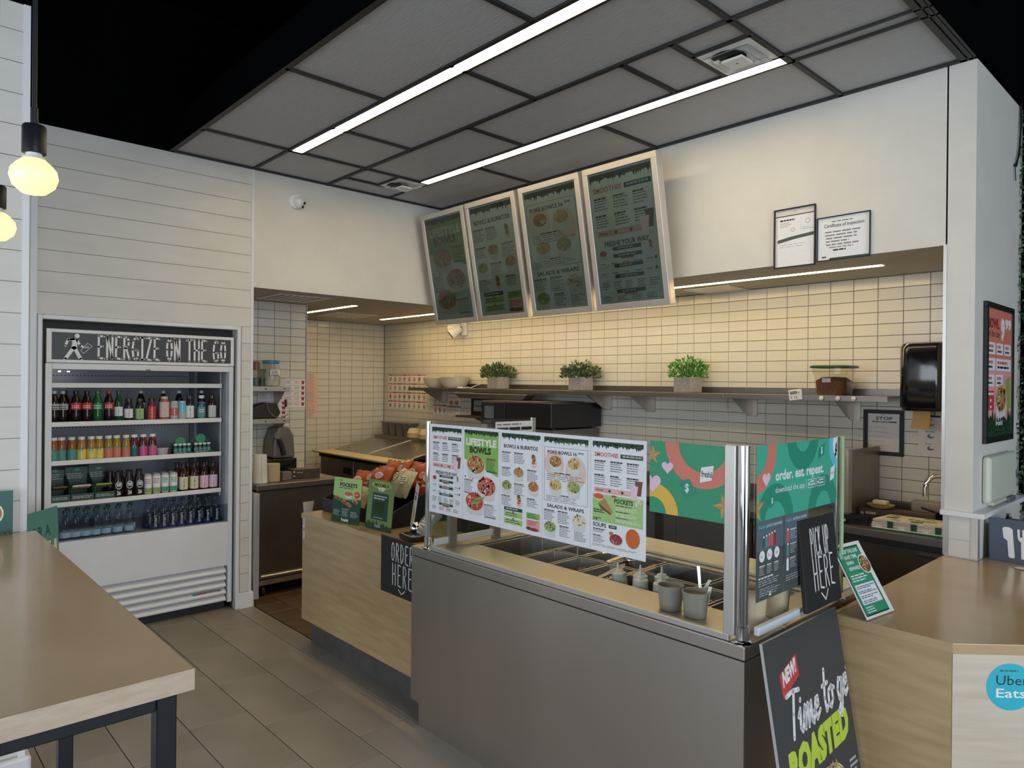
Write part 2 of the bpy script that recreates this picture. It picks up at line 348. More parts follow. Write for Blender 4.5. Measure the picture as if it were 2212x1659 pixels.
# near partition on the left
wn = struct('wall_near', MB().box((-3.79, -2.5, 0), (-3.682, 0.514, H3)), WHITE)
planks(wn, -3.67, -2.5, 0.514, H3, 0.10)
struct('trim_7', MB().box((-3.795, 0.513, 0.09), (-3.667, 0.5385, H3)), TRIM)
struct('baseboard_near', MB().box((-3.795, -2.5, 0), (-3.645, 0.56, 0.095)), TRIM, bevel=0.012)
# kitchen shell
wk = struct('wall_kitchen_back', MB().box((-7.75, 4.884, 0), (-1.10, 4.99, 2.45)), GROUT)
ws = struct('wall_kitchen_side', MB().box((-7.75, 3.0, 0), (-7.632, 4.99, 2.45)).box((-7.75, 2.9, 0), (-6.2, 3.0, 2.45)), GROUT)
wt = struct('wall_kitchen_stub', MB().box((-6.26, 2.10, 0), (-6.152, 3.072, 2.45)), GROUT)
struct('wall_kitchen_front', MB().box((-6.2, 2.10, 0), (-5.46, 2.20, 2.45)), WHITE)  # unseen wall behind the fridge, added to block light
struct('trim_8', MB().box((-6.26, 3.072, 0), (-6.140, 3.080, 2.45)), ALU)
struct('ceiling_kitchen', MB().box((-7.75, 2.10, 2.45), (-5.42, 5.0, 2.52)).box((-5.42, 4.13, 2.45), (-1.10, 5.0, 2.52)).box((-5.42,2.212,2.4495),(-5.302,4.13,2.4515)).box((-5.302,4.012,2.4495),(-1.102,4.13,2.4515)), KCEIL)
TW, TH = 0.1535, 0.0768
def wall_tiles(parent, mk, cells, limit=300):
    near = cells[:limit]; far = cells[limit:]; cache = {}
    for (u, v, w, h) in near:
        k = (round(w, 4), round(h, 4))
        if k not in cache:
            o = bev_tile(w-0.0032, h-0.0032, 0.008, 0.0016).build('wall_tile', TILE, parent, org=(0,0,0)); cache[k] = o
        else: o = cache[k].copy(); COL.objects.link(o)
        o.matrix_local = mk(u, v)
    if far:
        mb = MB()
        for (u, v, w, h) in far:
            t = bev_tile(w-0.0032, h-0.0032, 0.008, 0.0016); M = mk(u, v); mb.add([M@Vector(p) for p in t.v], t.f)
        mb.build('wall_tiles', TILE, parent, org=(0,0,0), kind='stuff')
def cells(u0, u1, v0, v1, du, dv, fromright=True):
    c = []; nv = int(math.ceil((v1-v0)/dv-1e-6)); x = u1
    while x > u0+0.01:
        w = min(du, x-u0)
        for j in range(nv):
            h = min(dv, v1-j*dv-v0); c.append((x-w/2, v1-j*dv-h/2, w, h))
        x -= du
    return c
RX = Matrix.Rotation(PI/2, 4, 'X')           # face -y
RY = Matrix.Rotation(PI/2, 4, 'Y') @ Matrix.Rotation(PI/2, 4, 'Z')  # face +x, u along y
wall_tiles(wk, lambda u, v: Matrix.Translation((u, 4.884, v)) @ RX, cells(-7.62, -1.12, 1.0, 2.448, TW, TH), 300)
wall_tiles(ws, lambda u, v: Matrix.Translation((-7.632, u, v)) @ RY, [c for c in cells(3.72, 4.876, 0.60, 2.448, TW, TH)], 300)
wall_tiles(wt, lambda u, v: Matrix.Translation((-6.152, u, v)) @ RY, cells(2.20, 3.070, 0.90, 2.448, TW, TH), 300)
# black open ceiling over the dining side
struct('ceiling', MB().box((-8, -6, 4.4), (6, 8, 4.5)).box((-5.46, -6, H3), (-5.31, 2.212, 4.4)).box((-5.46, 2.212, H3), (-5.30, 5.0, 4.4)).box((-5.30, 4.02, H3+0.03), (-0.975, 5.0, 4.4)).box((-1.0, 4.95, H3), (6, 5.05, 4.4)).box((-3.79,-6,H3),(-3.67,0.54,4.4)), BLACKP)
# suspended ceiling: dark grid with panels of its own
g = MB(); zt, zb = 3.372, 3.349
XL, XR = -5.30, -0.975
def barx(y, x0, x1, w=0.026): g.box((x0, y-w/2, zb), (x1, y+w/2, zt))
def bary(x, y0, y1, w=0.026): g.box((x-w/2, y0, zb), (x+w/2, y1, zt))
barx(1.612, XL, XR, 0.036); barx(2.204, XL, XR, 0.022); barx(2.303, -4.69, XR, 0.016); barx(2.82, XL, XR); barx(3.316, -4.70, XR, 0.012); barx(3.408, -5.30, XR, 0.016); barx(3.998, XL, XR, 0.03)
bary(-5.288, 1.6, 4.01, 0.024); bary(-1.0, 1.6, 4.01, 0.018); bary(-1.033, 1.6, 4.01, 0.03); bary(-0.981, 1.6, 4.01, 0.012)
for x in (-4.69, -3.473, -2.25): bary(x, 1.61, 2.2)
for x in (-4.69, -4.08, -2.855, -1.635): bary(x, 2.2, 2.82)
for x in (-5.005, -4.69, -3.468, -2.245, -1.945, -1.635): bary(x, 2.82, 3.32)
for x in (-4.07, -2.86, -1.625): bary(x, 3.40, 4.0)
barx(3.125, -5.005, -4.69, 0.02); barx(3.008, -1.945, -1.635, 0.02)
bary(-4.69, 2.2, 2.31, .03); bary(-4.69, 3.3, 3.41, .02); bary(-1.635, 3.3, 3.41, .03)
gr = struct('ceiling_grid', g, GRID)
MB().box((XL, 1.590, 3.349), (XR, 1.594, 3.56)).box((-0.968, 1.59, 3.349), (-0.964, 4.02, 3.56)).build('fascia', BLACKP, gr)
def panels(xs, y0, y1):
    for a, b in zip(xs, xs[1:]):
        MB().box((a+0.004, y0+0.004, 3.362), (b-0.004, y1-0.004, 3.376)).build('ceiling_panel', CPANEL, gr, org=(0,0,0))
panels([-5.295, -4.69, -3.473, -2.25, -1.033, -0.985], 1.612, 2.204)
panels([-5.295, -4.69], 2.204, 2.82); panels([-4.69, -4.08, -2.855, -1.635, -1.033, -0.985], 2.303, 2.82)
panels([-5.295, -5.005], 2.82, 3.408); panels([-5.005, -4.69], 2.82, 3.125); panels([-4.69, -3.468, -2.245, -1.945], 2.82, 3.316)
panels([-1.945, -1.635], 2.82, 3.008); panels([-1.635, -1.033, -0.985], 2.82, 3.408)
panels([-5.295, -4.07, -2.86, -1.625, -1.033, -0.985], 3.408, 3.998)
struct('ceiling_void', MB().box((XL, 1.6, 3.55), (XR, 4.01, 3.58)), BLACKP)
# dusty speckled panel beside the right diffuser: soot specks as thin flecks
fl = MB()
for i in range(420):
    x = -1.52+random.gauss(0, 0.14); y = 3.06+random.gauss(0, 0.11)
    if -1.615 < x < -1.06 and 2.84 < y < 3.39:
        r = random.uniform(0.0012, 0.0034); a = random.uniform(0, PI)
        fl.add([(x+r*math.cos(a), y+r*math.sin(a), 3.3615), (x-r*.5*math.sin(a), y+r*.5*math.cos(a), 3.3615), (x-r*math.cos(a), y-r*math.sin(a), 3.3615), (x+r*.5*math.sin(a), y-r*.5*math.cos(a), 3.3615)], [(0,1,2,3)])
fl.build('soot_specks', GREYPL, gr, kind='stuff')
# ------------------------------------------------------------------ lights in the ceilings
def led(name_label, x0, x1, y0, y1, z, emat, housing=GRID, cat='light', group=None):
    t = thing('led_strip', name_label, cat, ((x0+x1)/2, (y0+y1)/2, z), group)
    MB().box((x0, y0, z+0.010), (x1, y1, z+0.05)).box((x0, y0-0.003, z), (x1, y0, z+0.05)).box((x0, y1, z), (x1, y1+0.003, z+0.05)).build('housing', housing, t)
    MB().box((x0+0.004, y0+0.006, z-0.001), (x1-0.004, y1-0.006, z+0.0095)).build('diffuser', emat, t)
LEDM = warm('led_ceiling_glow', 19.0, (1.0, 0.77, 0.42)); LEDK = warm('led_kitchen_glow', 26.0, (1.0, 0.71, 0.31))
led('long warm LED strip set in the front row of the dark ceiling grid', -4.675, -1.04, 2.217, 2.293, 3.350, LEDM, ALU, group='warm ceiling LED strips')
led('long warm LED strip nearer the menu boards ending at the right air diffuser', -4.68, -1.65, 3.324, 3.398, 3.350, LEDM, ALU, group='warm ceiling LED strips')
led('warm LED strip over the tiled back wall running behind the menu boards', -6.97, -1.545, 4.385, 4.445, 2.4485, LEDK, WHITE, group='kitchen LED strips')
led('short warm LED strip above the left prep corner beside the tiled stub wall', -6.95, -5.87, 3.40, 3.46, 2.4485, LEDK, WHITE, group='kitchen LED strips')
# air diffusers
def diffuser(label, x0, x1, y0, y1, z, group):
    t = thing('air_diffuser', label, 'vent', ((x0+x1)/2, (y0+y1)/2, z), group)
    cx, cy = (x0+x1)/2, (y0+y1)/2
    MB().box((x0, y0, z), (x1, y1, z+0.012)).build('face_plate', WHITEPL, t, bevel=0.002)
    MB().lathe([(0.30*(x1-x0), 0), (0.30*(x1-x0), 0.004)], (cx-.03, cy-.03, z-0.0045), 20).build('duct_opening', BLACKMT, t)
    for k, (s, dz) in enumerate(((0.42, 0.014), (0.30, 0.022), (0.19, 0.030))):
        w, h = (x1-x0)*s, (y1-y0)*s
        m = MB(); a = [(cx-w,cy-h,z-dz),(cx+w,cy-h,z-dz),(cx+w,cy+h,z-dz),(cx-w,cy+h,z-dz)]; e = 0.78
        b = [(cx-w*e,cy-h*e,z-dz+.010),(cx+w*e,cy-h*e,z-dz+.010),(cx+w*e,cy+h*e,z-dz+.010),(cx-w*e,cy+h*e,z-dz+.010)]
        if k == 2: m.box((cx-w, cy-h, z-dz), (cx+w, cy+h, z-dz+0.012))
        else:
            m.add(a+b, [(0,1,5,4),(1,2,6,5),(2,3,7,6),(3,0,4,7)]); m.add([(x,y,q+.003) for x,y,q in a]+[(x,y,q+.003) for x,y,q in b], [(4,5,1,0),(5,6,2,1),(6,7,3,2),(7,4,0,3)])
        m.build('cone', WHITEPL, t)
    MB().box((cx-.005, cy-.005, z-.03), (cx+.005, cy+.005, z)).build('stem', WHITEPL, t)
diffuser('square white air diffuser beside the end of the right ceiling LED strip', -1.932, -1.648, 3.02, 3.305, 3.349, 'square ceiling air diffusers')
diffuser('square white air diffuser at the left end of the ceiling above the dome camera', -4.992, -4.703, 3.138, 3.398, 3.349, 'square ceiling air diffusers')
def grille(label, x0, x1, y0, y1, z):
    t = thing('ceiling_grille', label, 'vent', ((x0+x1)/2, (y0+y1)/2, z), 'kitchen ceiling grilles')
    MB().box((x0, y0, z-.006), (x1, y0+.03, z)).box((x0, y1-.03, z-.006), (x1, y1, z)).box((x0, y0+.03, z-.006), (x0+.03, y1-.03, z)).box((x1-.03, y0+.03, z-.006), (x1, y1-.03, z)).build('frame', ALU, t)
    MB().box((x0+.03, y0+.03, z-.002), (x1-.03, y1-.03, z-.0005)).build('backing', BLACKMT, t)
    n = 7; first = None
    for i in range(n):
        y = y0+.05+(y1-y0-.1)*i/(n-1)
        MB().slab((x0+.03, y-.012, z-.002), (x1-x0-.06, 0, 0), (0, .02, -.006), (0, .0015, .0015)).build('slat', ALU, t)
grille('louvred ceiling grille above the tiled stub wall shelves', -5.96, -5.50, 2.50, 2.98, 2.4495)
grille('dark ceiling grille between the two short LED strips', -7.05, -6.55, 3.62, 4.10, 2.4495)
grille('small ceiling grille behind the right end of the menu boards', -3.0, -2.62, 4.55, 4.86, 2.4495)
# ================================================================== MENU BOARDS under the ceiling
def sheet_bg(k, w, h): k.rect(0, 0, w, h, 'paper', 0); return k
def col_text(k, x, y, w, n, c='grey', head='black', lh=.010): k.greek(x, y, x+w, n, c, lh, 2, .42, head)
def smoothies(k, X, Y, w, h, fresh):          # X,Y lower left of a w by h sheet
    f = lambda u: X+u*w
    g = lambda v: Y+v*h
    k.leaves(f(.02), f(.98), g(.985), h*.075)
    k.text('SMOOTHIIS', f(.06), g(.845), f(.52), g(.885), 'coral', 3, .02); k.rect(f(.56), g(.845), f(.97), g(.882), 'dgreen', 2)
    k.greek(f(.60), g(.873), f(.95), 1, 'lgrey', h*.03, 3, .5)
    for i in range(2):
        for j in range(3): col_text(k, f(.06+.31*j), g(.81-.13*i), .24*w, 5, lh=h*.021)
    k.rect(f(.06), g(.515), f(.86), g(.56), 'pink', 2); k.greek(f(.10), g(.545), f(.28), 1, 'grey', h*.03, 3, .5)
    for u in (.36, .6): k.ell(f(u), g(.537), w*.022, w*.022, 'dgreen', 3, 12); k.greek(f(u+.05), g(.549), f(u+.18), 2, 'paper', h*.012, 3, .4)
    k.poly([(f(.74), g(.615)), (f(.77), g(.49)), (f(.86), g(.49)), (f(.89), g(.615))], 'heart', 4); k.poly([(f(.83), g(.66)), (f(.86), g(.53)), (f(.94), g(.53)), (f(.97), g(.66))], 'brown', 3)
    k.ell(f(.90), g(.495), w*.04, w*.03, 'cream', 5, 12)
    if fresh:
        k.text('FRESHII YOUR WAY', f(.16), g(.435), f(.86), g(.475), 'black', 3, .02)
        k.bowl(f(.12), g(.385), w*.13, RED, n=14); k.wrap(f(.87), g(.40), w*.11)
        for i, v in enumerate((.40, .345, .27, .19, .075)):
            k.rect(f(.28), g(v), f(.73), g(v+.028), 'dgreen', 2); k.greek(f(.36), g(v+.021), f(.66), 1, 'lgrey', h*.026, 3, .5)
            if i in (1, 4): k.rect(f(.40), g(v-.014), f(.60), g(v), 'rust', 2)
            k.rect(f(.06), g(v+.014), f(.27), g(v+.016), 'lgrey', 1); k.rect(f(.74), g(v+.014), f(.95), g(v+.016), 'lgrey', 1)
        for v in (.31, .235):
            for j in range(5): k.greek(f(.06+.18*j), g(v), f(.18+.18*j), 1, 'grey', h*.016, 2, .5)
            k.ell(f(.93), g(v), w*.022, w*.022, 'wine', 3, 10)
        for j in range(5): k.greek(f(.05+.19*j), g(.165), f(.20+.19*j), 4, 'grey', h*.016, 2, .42)
        for j in range(4): k.greek(f(.05+.23*j), g(.055), f(.22+.23*j), 3, 'grey', h*.015, 2, .42)
    else:
        k.rect(f(.03), g(.245), f(.98), g(.50), 'lime2', 2); k.text('POCKETS', f(.45), g(.435), f(.80), g(.478), 'black', 4, .03); k.text('8', f(.84), g(.435), f(.88), g(.475), 'paper', 4, .02); k.text('99', f(.89), g(.455), f(.95), g(.475), 'paper', 4, .01)
        k.rect(f(.40), g(.485), f(.49), g(.503), 'red', 5)
        k.ell(f(.15), g(.475), w*.12, w*.055, 'cup', 4); k.ell(f(.15), g(.478), w*.105, w*.042, 'soup', 5)
        k.poly([(f(.14), g(.415)), (f(.26), g(.47)), (f(.42), g(.36)), (f(.40), g(.335))], 'tan', 5); k.poly([(f(.14), g(.415)), (f(.40), g(.335)), (f(.38), g(.32)), (f(.18), g(.375))], 'brown', 6)
        for i in range(3): k.greek(f(.48), g(.42-.055*i), f(.80), 1, 'dgreen', h*.012, 3, .6); k.greek(f(.48), g(.405-.055*i), f(.95), 3, 'paper', h*.011, 3, .35)
        k.greek(f(.05), g(.36), f(.30), 2, 'dgreen', h*.02, 3, .6); k.text('14', f(.05), g(.255), f(.13), g(.285), 'black', 4, .03); k.text('99', f(.14), g(.27), f(.20), g(.285), 'black', 4, .02)
        k.text('SOUPS', f(.04), g(.195), f(.30), g(.235), 'black', 3, .02); k.rect(f(.35), g(.20), f(.50), g(.23), 'dgreen', 2); k.greek(f(.38), g(.222), f(.48), 1, 'lgrey', h*.02, 3, .6)
        col_text(k, f(.04), g(.18), .25*w, 3, lh=h*.015); col_text(k, f(.04), g(.12), .24*w, 6, lh=h*.013)
        k.ell(f(.80), g(.145), w*.13, w*.145, 'tan', 3, 28); k.ell(f(.80), g(.147), w*.122, w*.137, 'soup', 4, 28)
        k.bowl(f(.49), g(.105), w*.26, ['wine','beet','tan','cream','rust'], 3, False, n=34); k.ell(f(.40), g(.155), w*.04, w*.03, 'rust', 9, 12)
        k.greek(f(.03), g(.035), f(.97), 2, 'grey', h*.011, 2, .35)
def lifestyle(k, X, Y, w, h):
    f = lambda u: X+u*w
    g = lambda v: Y+v*h
    k.poly([(f(.02), g(.985)), (f(.02), g(.66)), (f(.98), g(.50)), (f(.98), g(.985))], 'lime', 1)
    k.leaves(f(.02), f(.98), g(.985), h*.07)
    k.text('LIFESTYLE', f(.07), g(.815), f(.93), g(.895), 'white', 3, .045); k.text('BOWLS', f(.18), g(.73), f(.78), g(.805), 'black', 3, .045)
    k.greek(f(.66), g(.69), f(.95), 9, 'dgreen', h*.016, 3, .4, 'black'); k.rect(f(.66), g(.54), f(.95), g(.552), 'dgreen', 3)
    k.bowl(f(.36), g(.60), w*.54, ['rust','tan','corn','cream','avo'], tall=.42, n=60)
    for i in range(26): k.ell(f(.36+random.uniform(-.19,.19)), g(.60+random.uniform(-.035,.06)), w*.055, w*.010, random.choice(('rust','orange','cream','corn')), 9, 6, random.uniform(1.0, 2.1))
    for u, v in ((.06,.46),(.20,.455),(.27,.445)): k.ell(f(u), g(v), w*.02, w*.015, 'wine', 3, 10)
    k.greek(f(.03), g(.43), f(.33), 9, 'grey', h*.0155, 2, .4, 'black'); k.rect(f(.03), g(.275), f(.28), g(.29), 'grey', 2)
    k.bowl(f(.66), g(.375), w*.54, ['coral','red','avo','leaf2','cream','tan'], tall=.42, n=60)
    k.bowl(f(.33), g(.19), w*.54, ['red','coral','cream','avo','corn'], tall=.4, n=40)
    for i in range(9): k.ell(f(.36+.03*i-.06), g(.195+.004*i), w*.12, w*.011, ('avo','lime2')[i % 2], 10, 8, .7)
    k.greek(f(.60), g(.19), f(.95), 9, 'grey', h*.0145, 2, .4, 'black'); k.rect(f(.62), g(.045), f(.92), g(.06), 'grey', 2)
def burritos(k, X, Y, w, h):
    f = lambda u: X+u*w
    g = lambda v: Y+v*h
    k.leaves(f(.02), f(.98), g(.985), h*.075)
    k.text('BOWLS & BURRITOS', f(.08), g(.83), f(.92), g(.87), 'black', 3, .02)
    k.wrap(f(.82), g(.72), w*.2)
    for u in (.03, .34): col_text(k, f(u), g(.79), .27*w, 7, lh=h*.017)
    k.bowl(f(.46), g(.585), w*.26, BRN, n=26); col_text(k, f(.03), g(.625), .27*w, 6, lh=h*.017); col_text(k, f(.67), g(.63), .28*w, 8, lh=h*.016)
    k.bowl(f(.16), g(.435), w*.26, GRN, n=26); k.bowl(f(.82), g(.46), w*.26, POKE, n=26); col_text(k, f(.35), g(.47), .27*w, 8, lh=h*.016)
    k.wrap(f(.47), g(.285), w*.2); col_text(k, f(.03), g(.33), .26*w, 7, lh=h*.016); col_text(k, f(.67), g(.34), .28*w, 6, lh=h*.016)
    k.rect(f(.10), g(.175), f(.56), g(.212), 'dgreen', 2); k.greek(f(.14), g(.203), f(.52), 1, 'lgrey', h*.03, 3, .5)
    for v in (.108, .035):
        k.rect(f(.10), g(v), f(.56), g(v+.058), 'lime2', 2); k.ell(f(.33), g(v+.055), w*.025, w*.025, 'rust', 3, 10); k.greek(f(.14), g(v+.045), f(.52), 2, 'dgreen', h*.022, 3, .35)
    k.rect(f(.66), g(.135), f(.98), g(.195), 'lime', 2); k.greek(f(.69), g(.185), f(.95), 4, 'dgreen', h*.013, 3, .4)
    k.rect(f(.66), g(.02), f(.98), g(.125), 'pink', 2); k.greek(f(.69), g(.115), f(.95), 4, 'wine', h*.013, 3, .4); k.ell(f(.84), g(.03), w*.12, w*.03, 'wine', 4, 14); k.ell(f(.72), g(.035), w*.06, w*.03, 'leaf2', 5, 12)
def poke(k, X, Y, w, h):
    f = lambda u: X+u*w
    g = lambda v: Y+v*h
    k.leaves(f(.02), f(.98), g(.985), h*.075)
    k.line([(f(.03), g(.355)), (f(.97), g(.355)), (f(.97), g(.885)), (f(.03), g(.885)), (f(.03), g(.355))], w*.006, 'grey', 3)
    k.ell(f(.25), g(.72), w*.22, w*.22, 'rose', 1, 20); k.ell(f(.72), g(.66), w*.22, w*.26, 'rose', 1, 20)
    k.text('POKE BOWLS 16', f(.10), g(.82), f(.74), g(.855), 'black', 3, .02); k.text('99', f(.77), g(.838), f(.88), g(.858), 'black', 3, .01)
    k.bowl(f(.28), g(.745), w*.29, POKE, n=34); k.bowl(f(.68), g(.74), w*.29, ['corn','cream','avo','rust'], n=34)
    k.greek(f(.25), g(.64), f(.75), 1, 'black', h*.02, 2, .5); k.greek(f(.08), g(.62), f(.92), 4, 'grey', h*.018, 2, .35)
    k.bowl(f(.28), g(.515), w*.29, ['corn','cream','tan','rust'], n=34); k.bowl(f(.68), g(.515), w*.29, ['avo','corn','cream','rust'], n=34)
    k.greek(f(.3), g(.425), f(.7), 1, 'black', h*.02, 2, .5); k.greek(f(.08), g(.405), f(.92), 3, 'grey', h*.016, 2, .35)
    k.text('SALADS & WRAPS', f(.10), g(.29), f(.90), g(.325), 'black', 3, .02)
    k.bowl(f(.80), g(.21), w*.29, ['cream','brown','avo','tan'], n=26); k.bowl(f(.17), g(.095), w*.28, ['avo','brown','cream','leaf2'], n=26)
    col_text(k, f(.03), g(.265), .25*w, 7, lh=h*.016); col_text(k, f(.34), g(.27), .27*w, 8, lh=h*.016); col_text(k, f(.38), g(.13), .25*w, 7, lh=h*.016); col_text(k, f(.70), g(.115), .26*w, 7, lh=h*.015)
def menu_board(xa, xb, fn, label, dim):
    y0, z0, y1, z1 = 3.85, 2.252, 3.668, 3.212; w = xb-xa
    O = Vector((xa, y0, z0)); U = Vector((1, 0, 0)); V = Vector((0, y1-y0, z1-z0)); hh = V.length; V.normalize(); N = U.cross(V)
    t = thing('menu_board', label, 'menu board', (xa+w/2, y0, z0), 'tilted menu boards')
    MB().slab(O-N*0.06, U*w, V*hh, N*0.056).build('cabinet', ALU, t, bevel=0.004)
    b = 0.042; m = MB(); e = 0.004
    m.slab(O-N*e, U*w, V*b, N*(e+.006)).slab(O+V*(hh-b)-N*e, U*w, V*b, N*(e+.006)).slab(O+V*b-N*e, U*b, V*(hh-2*b), N*(e+.006)).slab(O+U*(w-b)+V*b-N*e, U*b, V*(hh-2*b), N*(e+.006))
    m.build('frame', ALU, t, bevel=0.002)
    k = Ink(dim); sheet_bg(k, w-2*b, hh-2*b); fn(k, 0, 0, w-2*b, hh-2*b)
    k.build('menu_print', t, O+U*b+V*b-N*0.0035, U, V)
    MB().slab(O+U*b*.9+V*b*.9+N*0.002, U*(w-1.8*b), V*(hh-1.8*b), N*0.002).build('cover', glassmat('acrylic_cover', (0.80, 0.84, 0.82), 1.5, 0.06), t)
    for x in (xa+.15, xb-.15): MB().box((x-.015, 3.84, 2.70), (x+.015, 4.0095, 2.76)).build('wall_bracket', BLACKM, t)
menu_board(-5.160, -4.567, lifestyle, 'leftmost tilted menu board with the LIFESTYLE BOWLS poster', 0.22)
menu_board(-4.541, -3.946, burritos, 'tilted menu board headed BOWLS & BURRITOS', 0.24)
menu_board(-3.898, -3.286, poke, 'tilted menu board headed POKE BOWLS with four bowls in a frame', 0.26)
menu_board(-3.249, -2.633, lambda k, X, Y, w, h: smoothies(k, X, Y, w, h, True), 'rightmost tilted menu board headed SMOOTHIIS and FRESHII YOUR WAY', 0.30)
# ================================================================== DRINKS FRIDGE
F = thing('drinks_fridge', 'white open-front drinks fridge built into the plank wall under an ENERGIZE ON THE GO sign', 'fridge', (-5.34, 1.48, 0))
fx = -5.34
m = MB()
m.box((-6.05, 0.885, 0.03), (-6.02, 2.075, 2.03)).box((-6.05, 0.885, 0.34), (-5.40, 0.915, 2.03)).box((-6.05, 2.047, 0.34), (-5.40, 2.075, 2.03)).box((-6.05, 0.885, 2.01), (-5.36, 2.075, 2.055)).box((-6.05, 0.917, 0.60), (-5.402, 2.046, 0.6548))
m.build('liner', mat('fridge_liner', (0.36, 0.38, 0.42), 0.4, var=0.03), F)
MB().box((-5.40, 0.876, 0.335), (fx, 0.914, 1.835)).box((-5.40, 2.05, 0.055), (fx, 2.082, 1.835)).box((-5.40, 0.876, 0.055), (fx, 0.914, 0.335)).box((-5.40, 0.914, 1.795), (fx, 2.05, 1.835)).build('side_frame', ENAMEL, F, bevel=0.003)
MB().box((-5.40, 0.876, 0.335), (fx, 2.05, 0.665)).build('front_panel', ENAMEL, F, bevel=0.003)
MB().box((-5.44, 0.88, 1.838), (fx+.004, 2.084, 2.058)).build('header_box', WHITEPL, F, bevel=0.003)
k = Ink(); k.rect(0, 0, 1.148, 0.178, 'chalk', 0)
k.hand('ENERGIZE ON THE GO', 0.262, 0.012, 1.112, 0.166, 0.0125, 'white', 3, 0.30, {'I': .55, 'N': 1.05, 'O': 1.05, 'G': 1.1})
def walker(k, x, y, s, c='white'):
    k.ell(x+.50*s, y+.93*s, .085*s, .085*s, c, 3)
    k.poly([(x+.20*s,y+.80*s),(x+.40*s,y+.85*s),(x+.52*s,y+.80*s),(x+.50*s,y+.45*s),(x+.30*s,y+.42*s),(x+.34*s,y+.70*s)], c, 3)
    k.line([(x+.40*s,y+.80*s),(x+.19*s,y+.77*s),(x+.11*s,y+.54*s)], .085*s, c, 3); k.line([(x+.49*s,y+.77*s),(x+.60*s,y+.56*s),(x+.76*s,y+.48*s)], .085*s, c, 3)
    k.line([(x+.38*s,y+.46*s),(x+.10*s,y+.01*s)], .13*s, c, 3); k.line([(x+.42*s,y+.46*s),(x+.63*s,y+.01*s)], .13*s, c, 3)
    k.line([(x+.62*s,y+.36*s),(x+.72*s,y+.25*s),(x+1.02*s,y+.55*s),(x+.86*s,y+.66*s),(x+.62*s,y+.36*s)], .016*s, c, 4); k.ell(x+.86*s, y+.50*s, .05*s, .04*s, 'lgrey', 4, 10, .7)
walker(k, 0.058, 0.002, 0.168)
k.build('sign_print', F, (fx+.004, 0.909, 1.858), (0, 1, 0), (0, 0, 1))
MB().box((-5.43, 0.86, 2.06), (-5.40, 2.09, 2.113)).build('top_gap_filler', BLACKMT, F)
MB().box((-5.50, 0.856, 0.0), (-5.36, 0.874, 2.06)).build('side_gap_filler', BLACKMT, F); MB().box((-5.50, 2.084, 0), (-5.36, 2.0915, 2.06)).build('side_gap_filler', BLACKMT, F)
MB().box((-5.9, 0.90, 0.0), (-5.40, 2.05, 0.05)).box((-5.42, 0.914, 0.05), (-5.405, 2.05, 0.335)).build('kick_base', BLACKMT, F)
for i in range(5):
    z = 0.068+0.0525*i
    MB().extr([(fx-.045, 0.93, z+.048), (fx-.008, 0.93, z+.026), (fx+.001, 0.93, z+.012), (fx-.001, 0.93, z+.003), (fx-.012, 0.93, z), (fx-.02, 0.93, z+.008), (fx-.05, 0.93, z+.036)], (0, 1.108, 0)).build('louvre', ENAMEL, F)
k = Ink(); k.rect(0, 0, .20, .028, 'grey', 0); k.rect(.045, .004, .085, .024, 'coral', 1); k.greek(.10, .021, .19, 1, 'lgrey', .016, 1, .7)
k.build('badge', F, (fx-.013, 1.80, 0.137), (0, 1, 0), (0.42, 0, .9))
MB().box((fx-.012, 0.916, 0.667), (fx-.006, 2.048, 0.80)).build('glass_lip', glassmat('smoked_lip', (0.80, 0.84, 0.88), 1.45, 0.03), F)
SHZ = [1.700, 1.440, 1.183, 0.905]
for z in SHZ:
    s = MB().box((-5.98, 0.93, z-.018), (-5.452, 2.035, z-.003)).build('shelf', mat('shelf_wire_white', (0.62, 0.64, 0.66), 0.4), F)
    MB().box((-5.454, 0.93, z-.026), (-5.444, 2.035, z+.006)).build('shelf_edge', WHITEPL, s, bevel=0.002)
MB().box((-6.012, 1.985, 0.66), (-6.0, 2.02, 1.98)).build('shelf_standard', GREYPL, F); MB().box((-6.012, 0.93, 0.66), (-6.0, 0.955, 1.98)).build('shelf_standard', GREYPL, F)
MB().cyl((-5.47, 2.035, 0.85), (-5.47, 2.035, 1.80), 0.003, 6).build('front_rod', WHITEPL, F)
hp = MB()
for zc in (1.755, 1.39, 1.37, 1.13, 1.105):
    for i in range(42): hp.box((-6.0195, 0.96+.0245*i, zc), (-6.0175, 0.970+.0245*i, zc+.006))
hp.build('vent_holes', BLACKMT, F, kind='stuff')
for i in range(4): MB().box((-5.95, 0.945+.055*i, 1.782), (-5.93, 0.958+.055*i, 1.79)).build('lamp', warm('fridge_lamp', 6, (1, 1, 1)), F)
MB().box((-5.415, 1.47, 1.796), (-5.338, 1.50, 1.804)).build('curtain_clip', GREYPL, F)
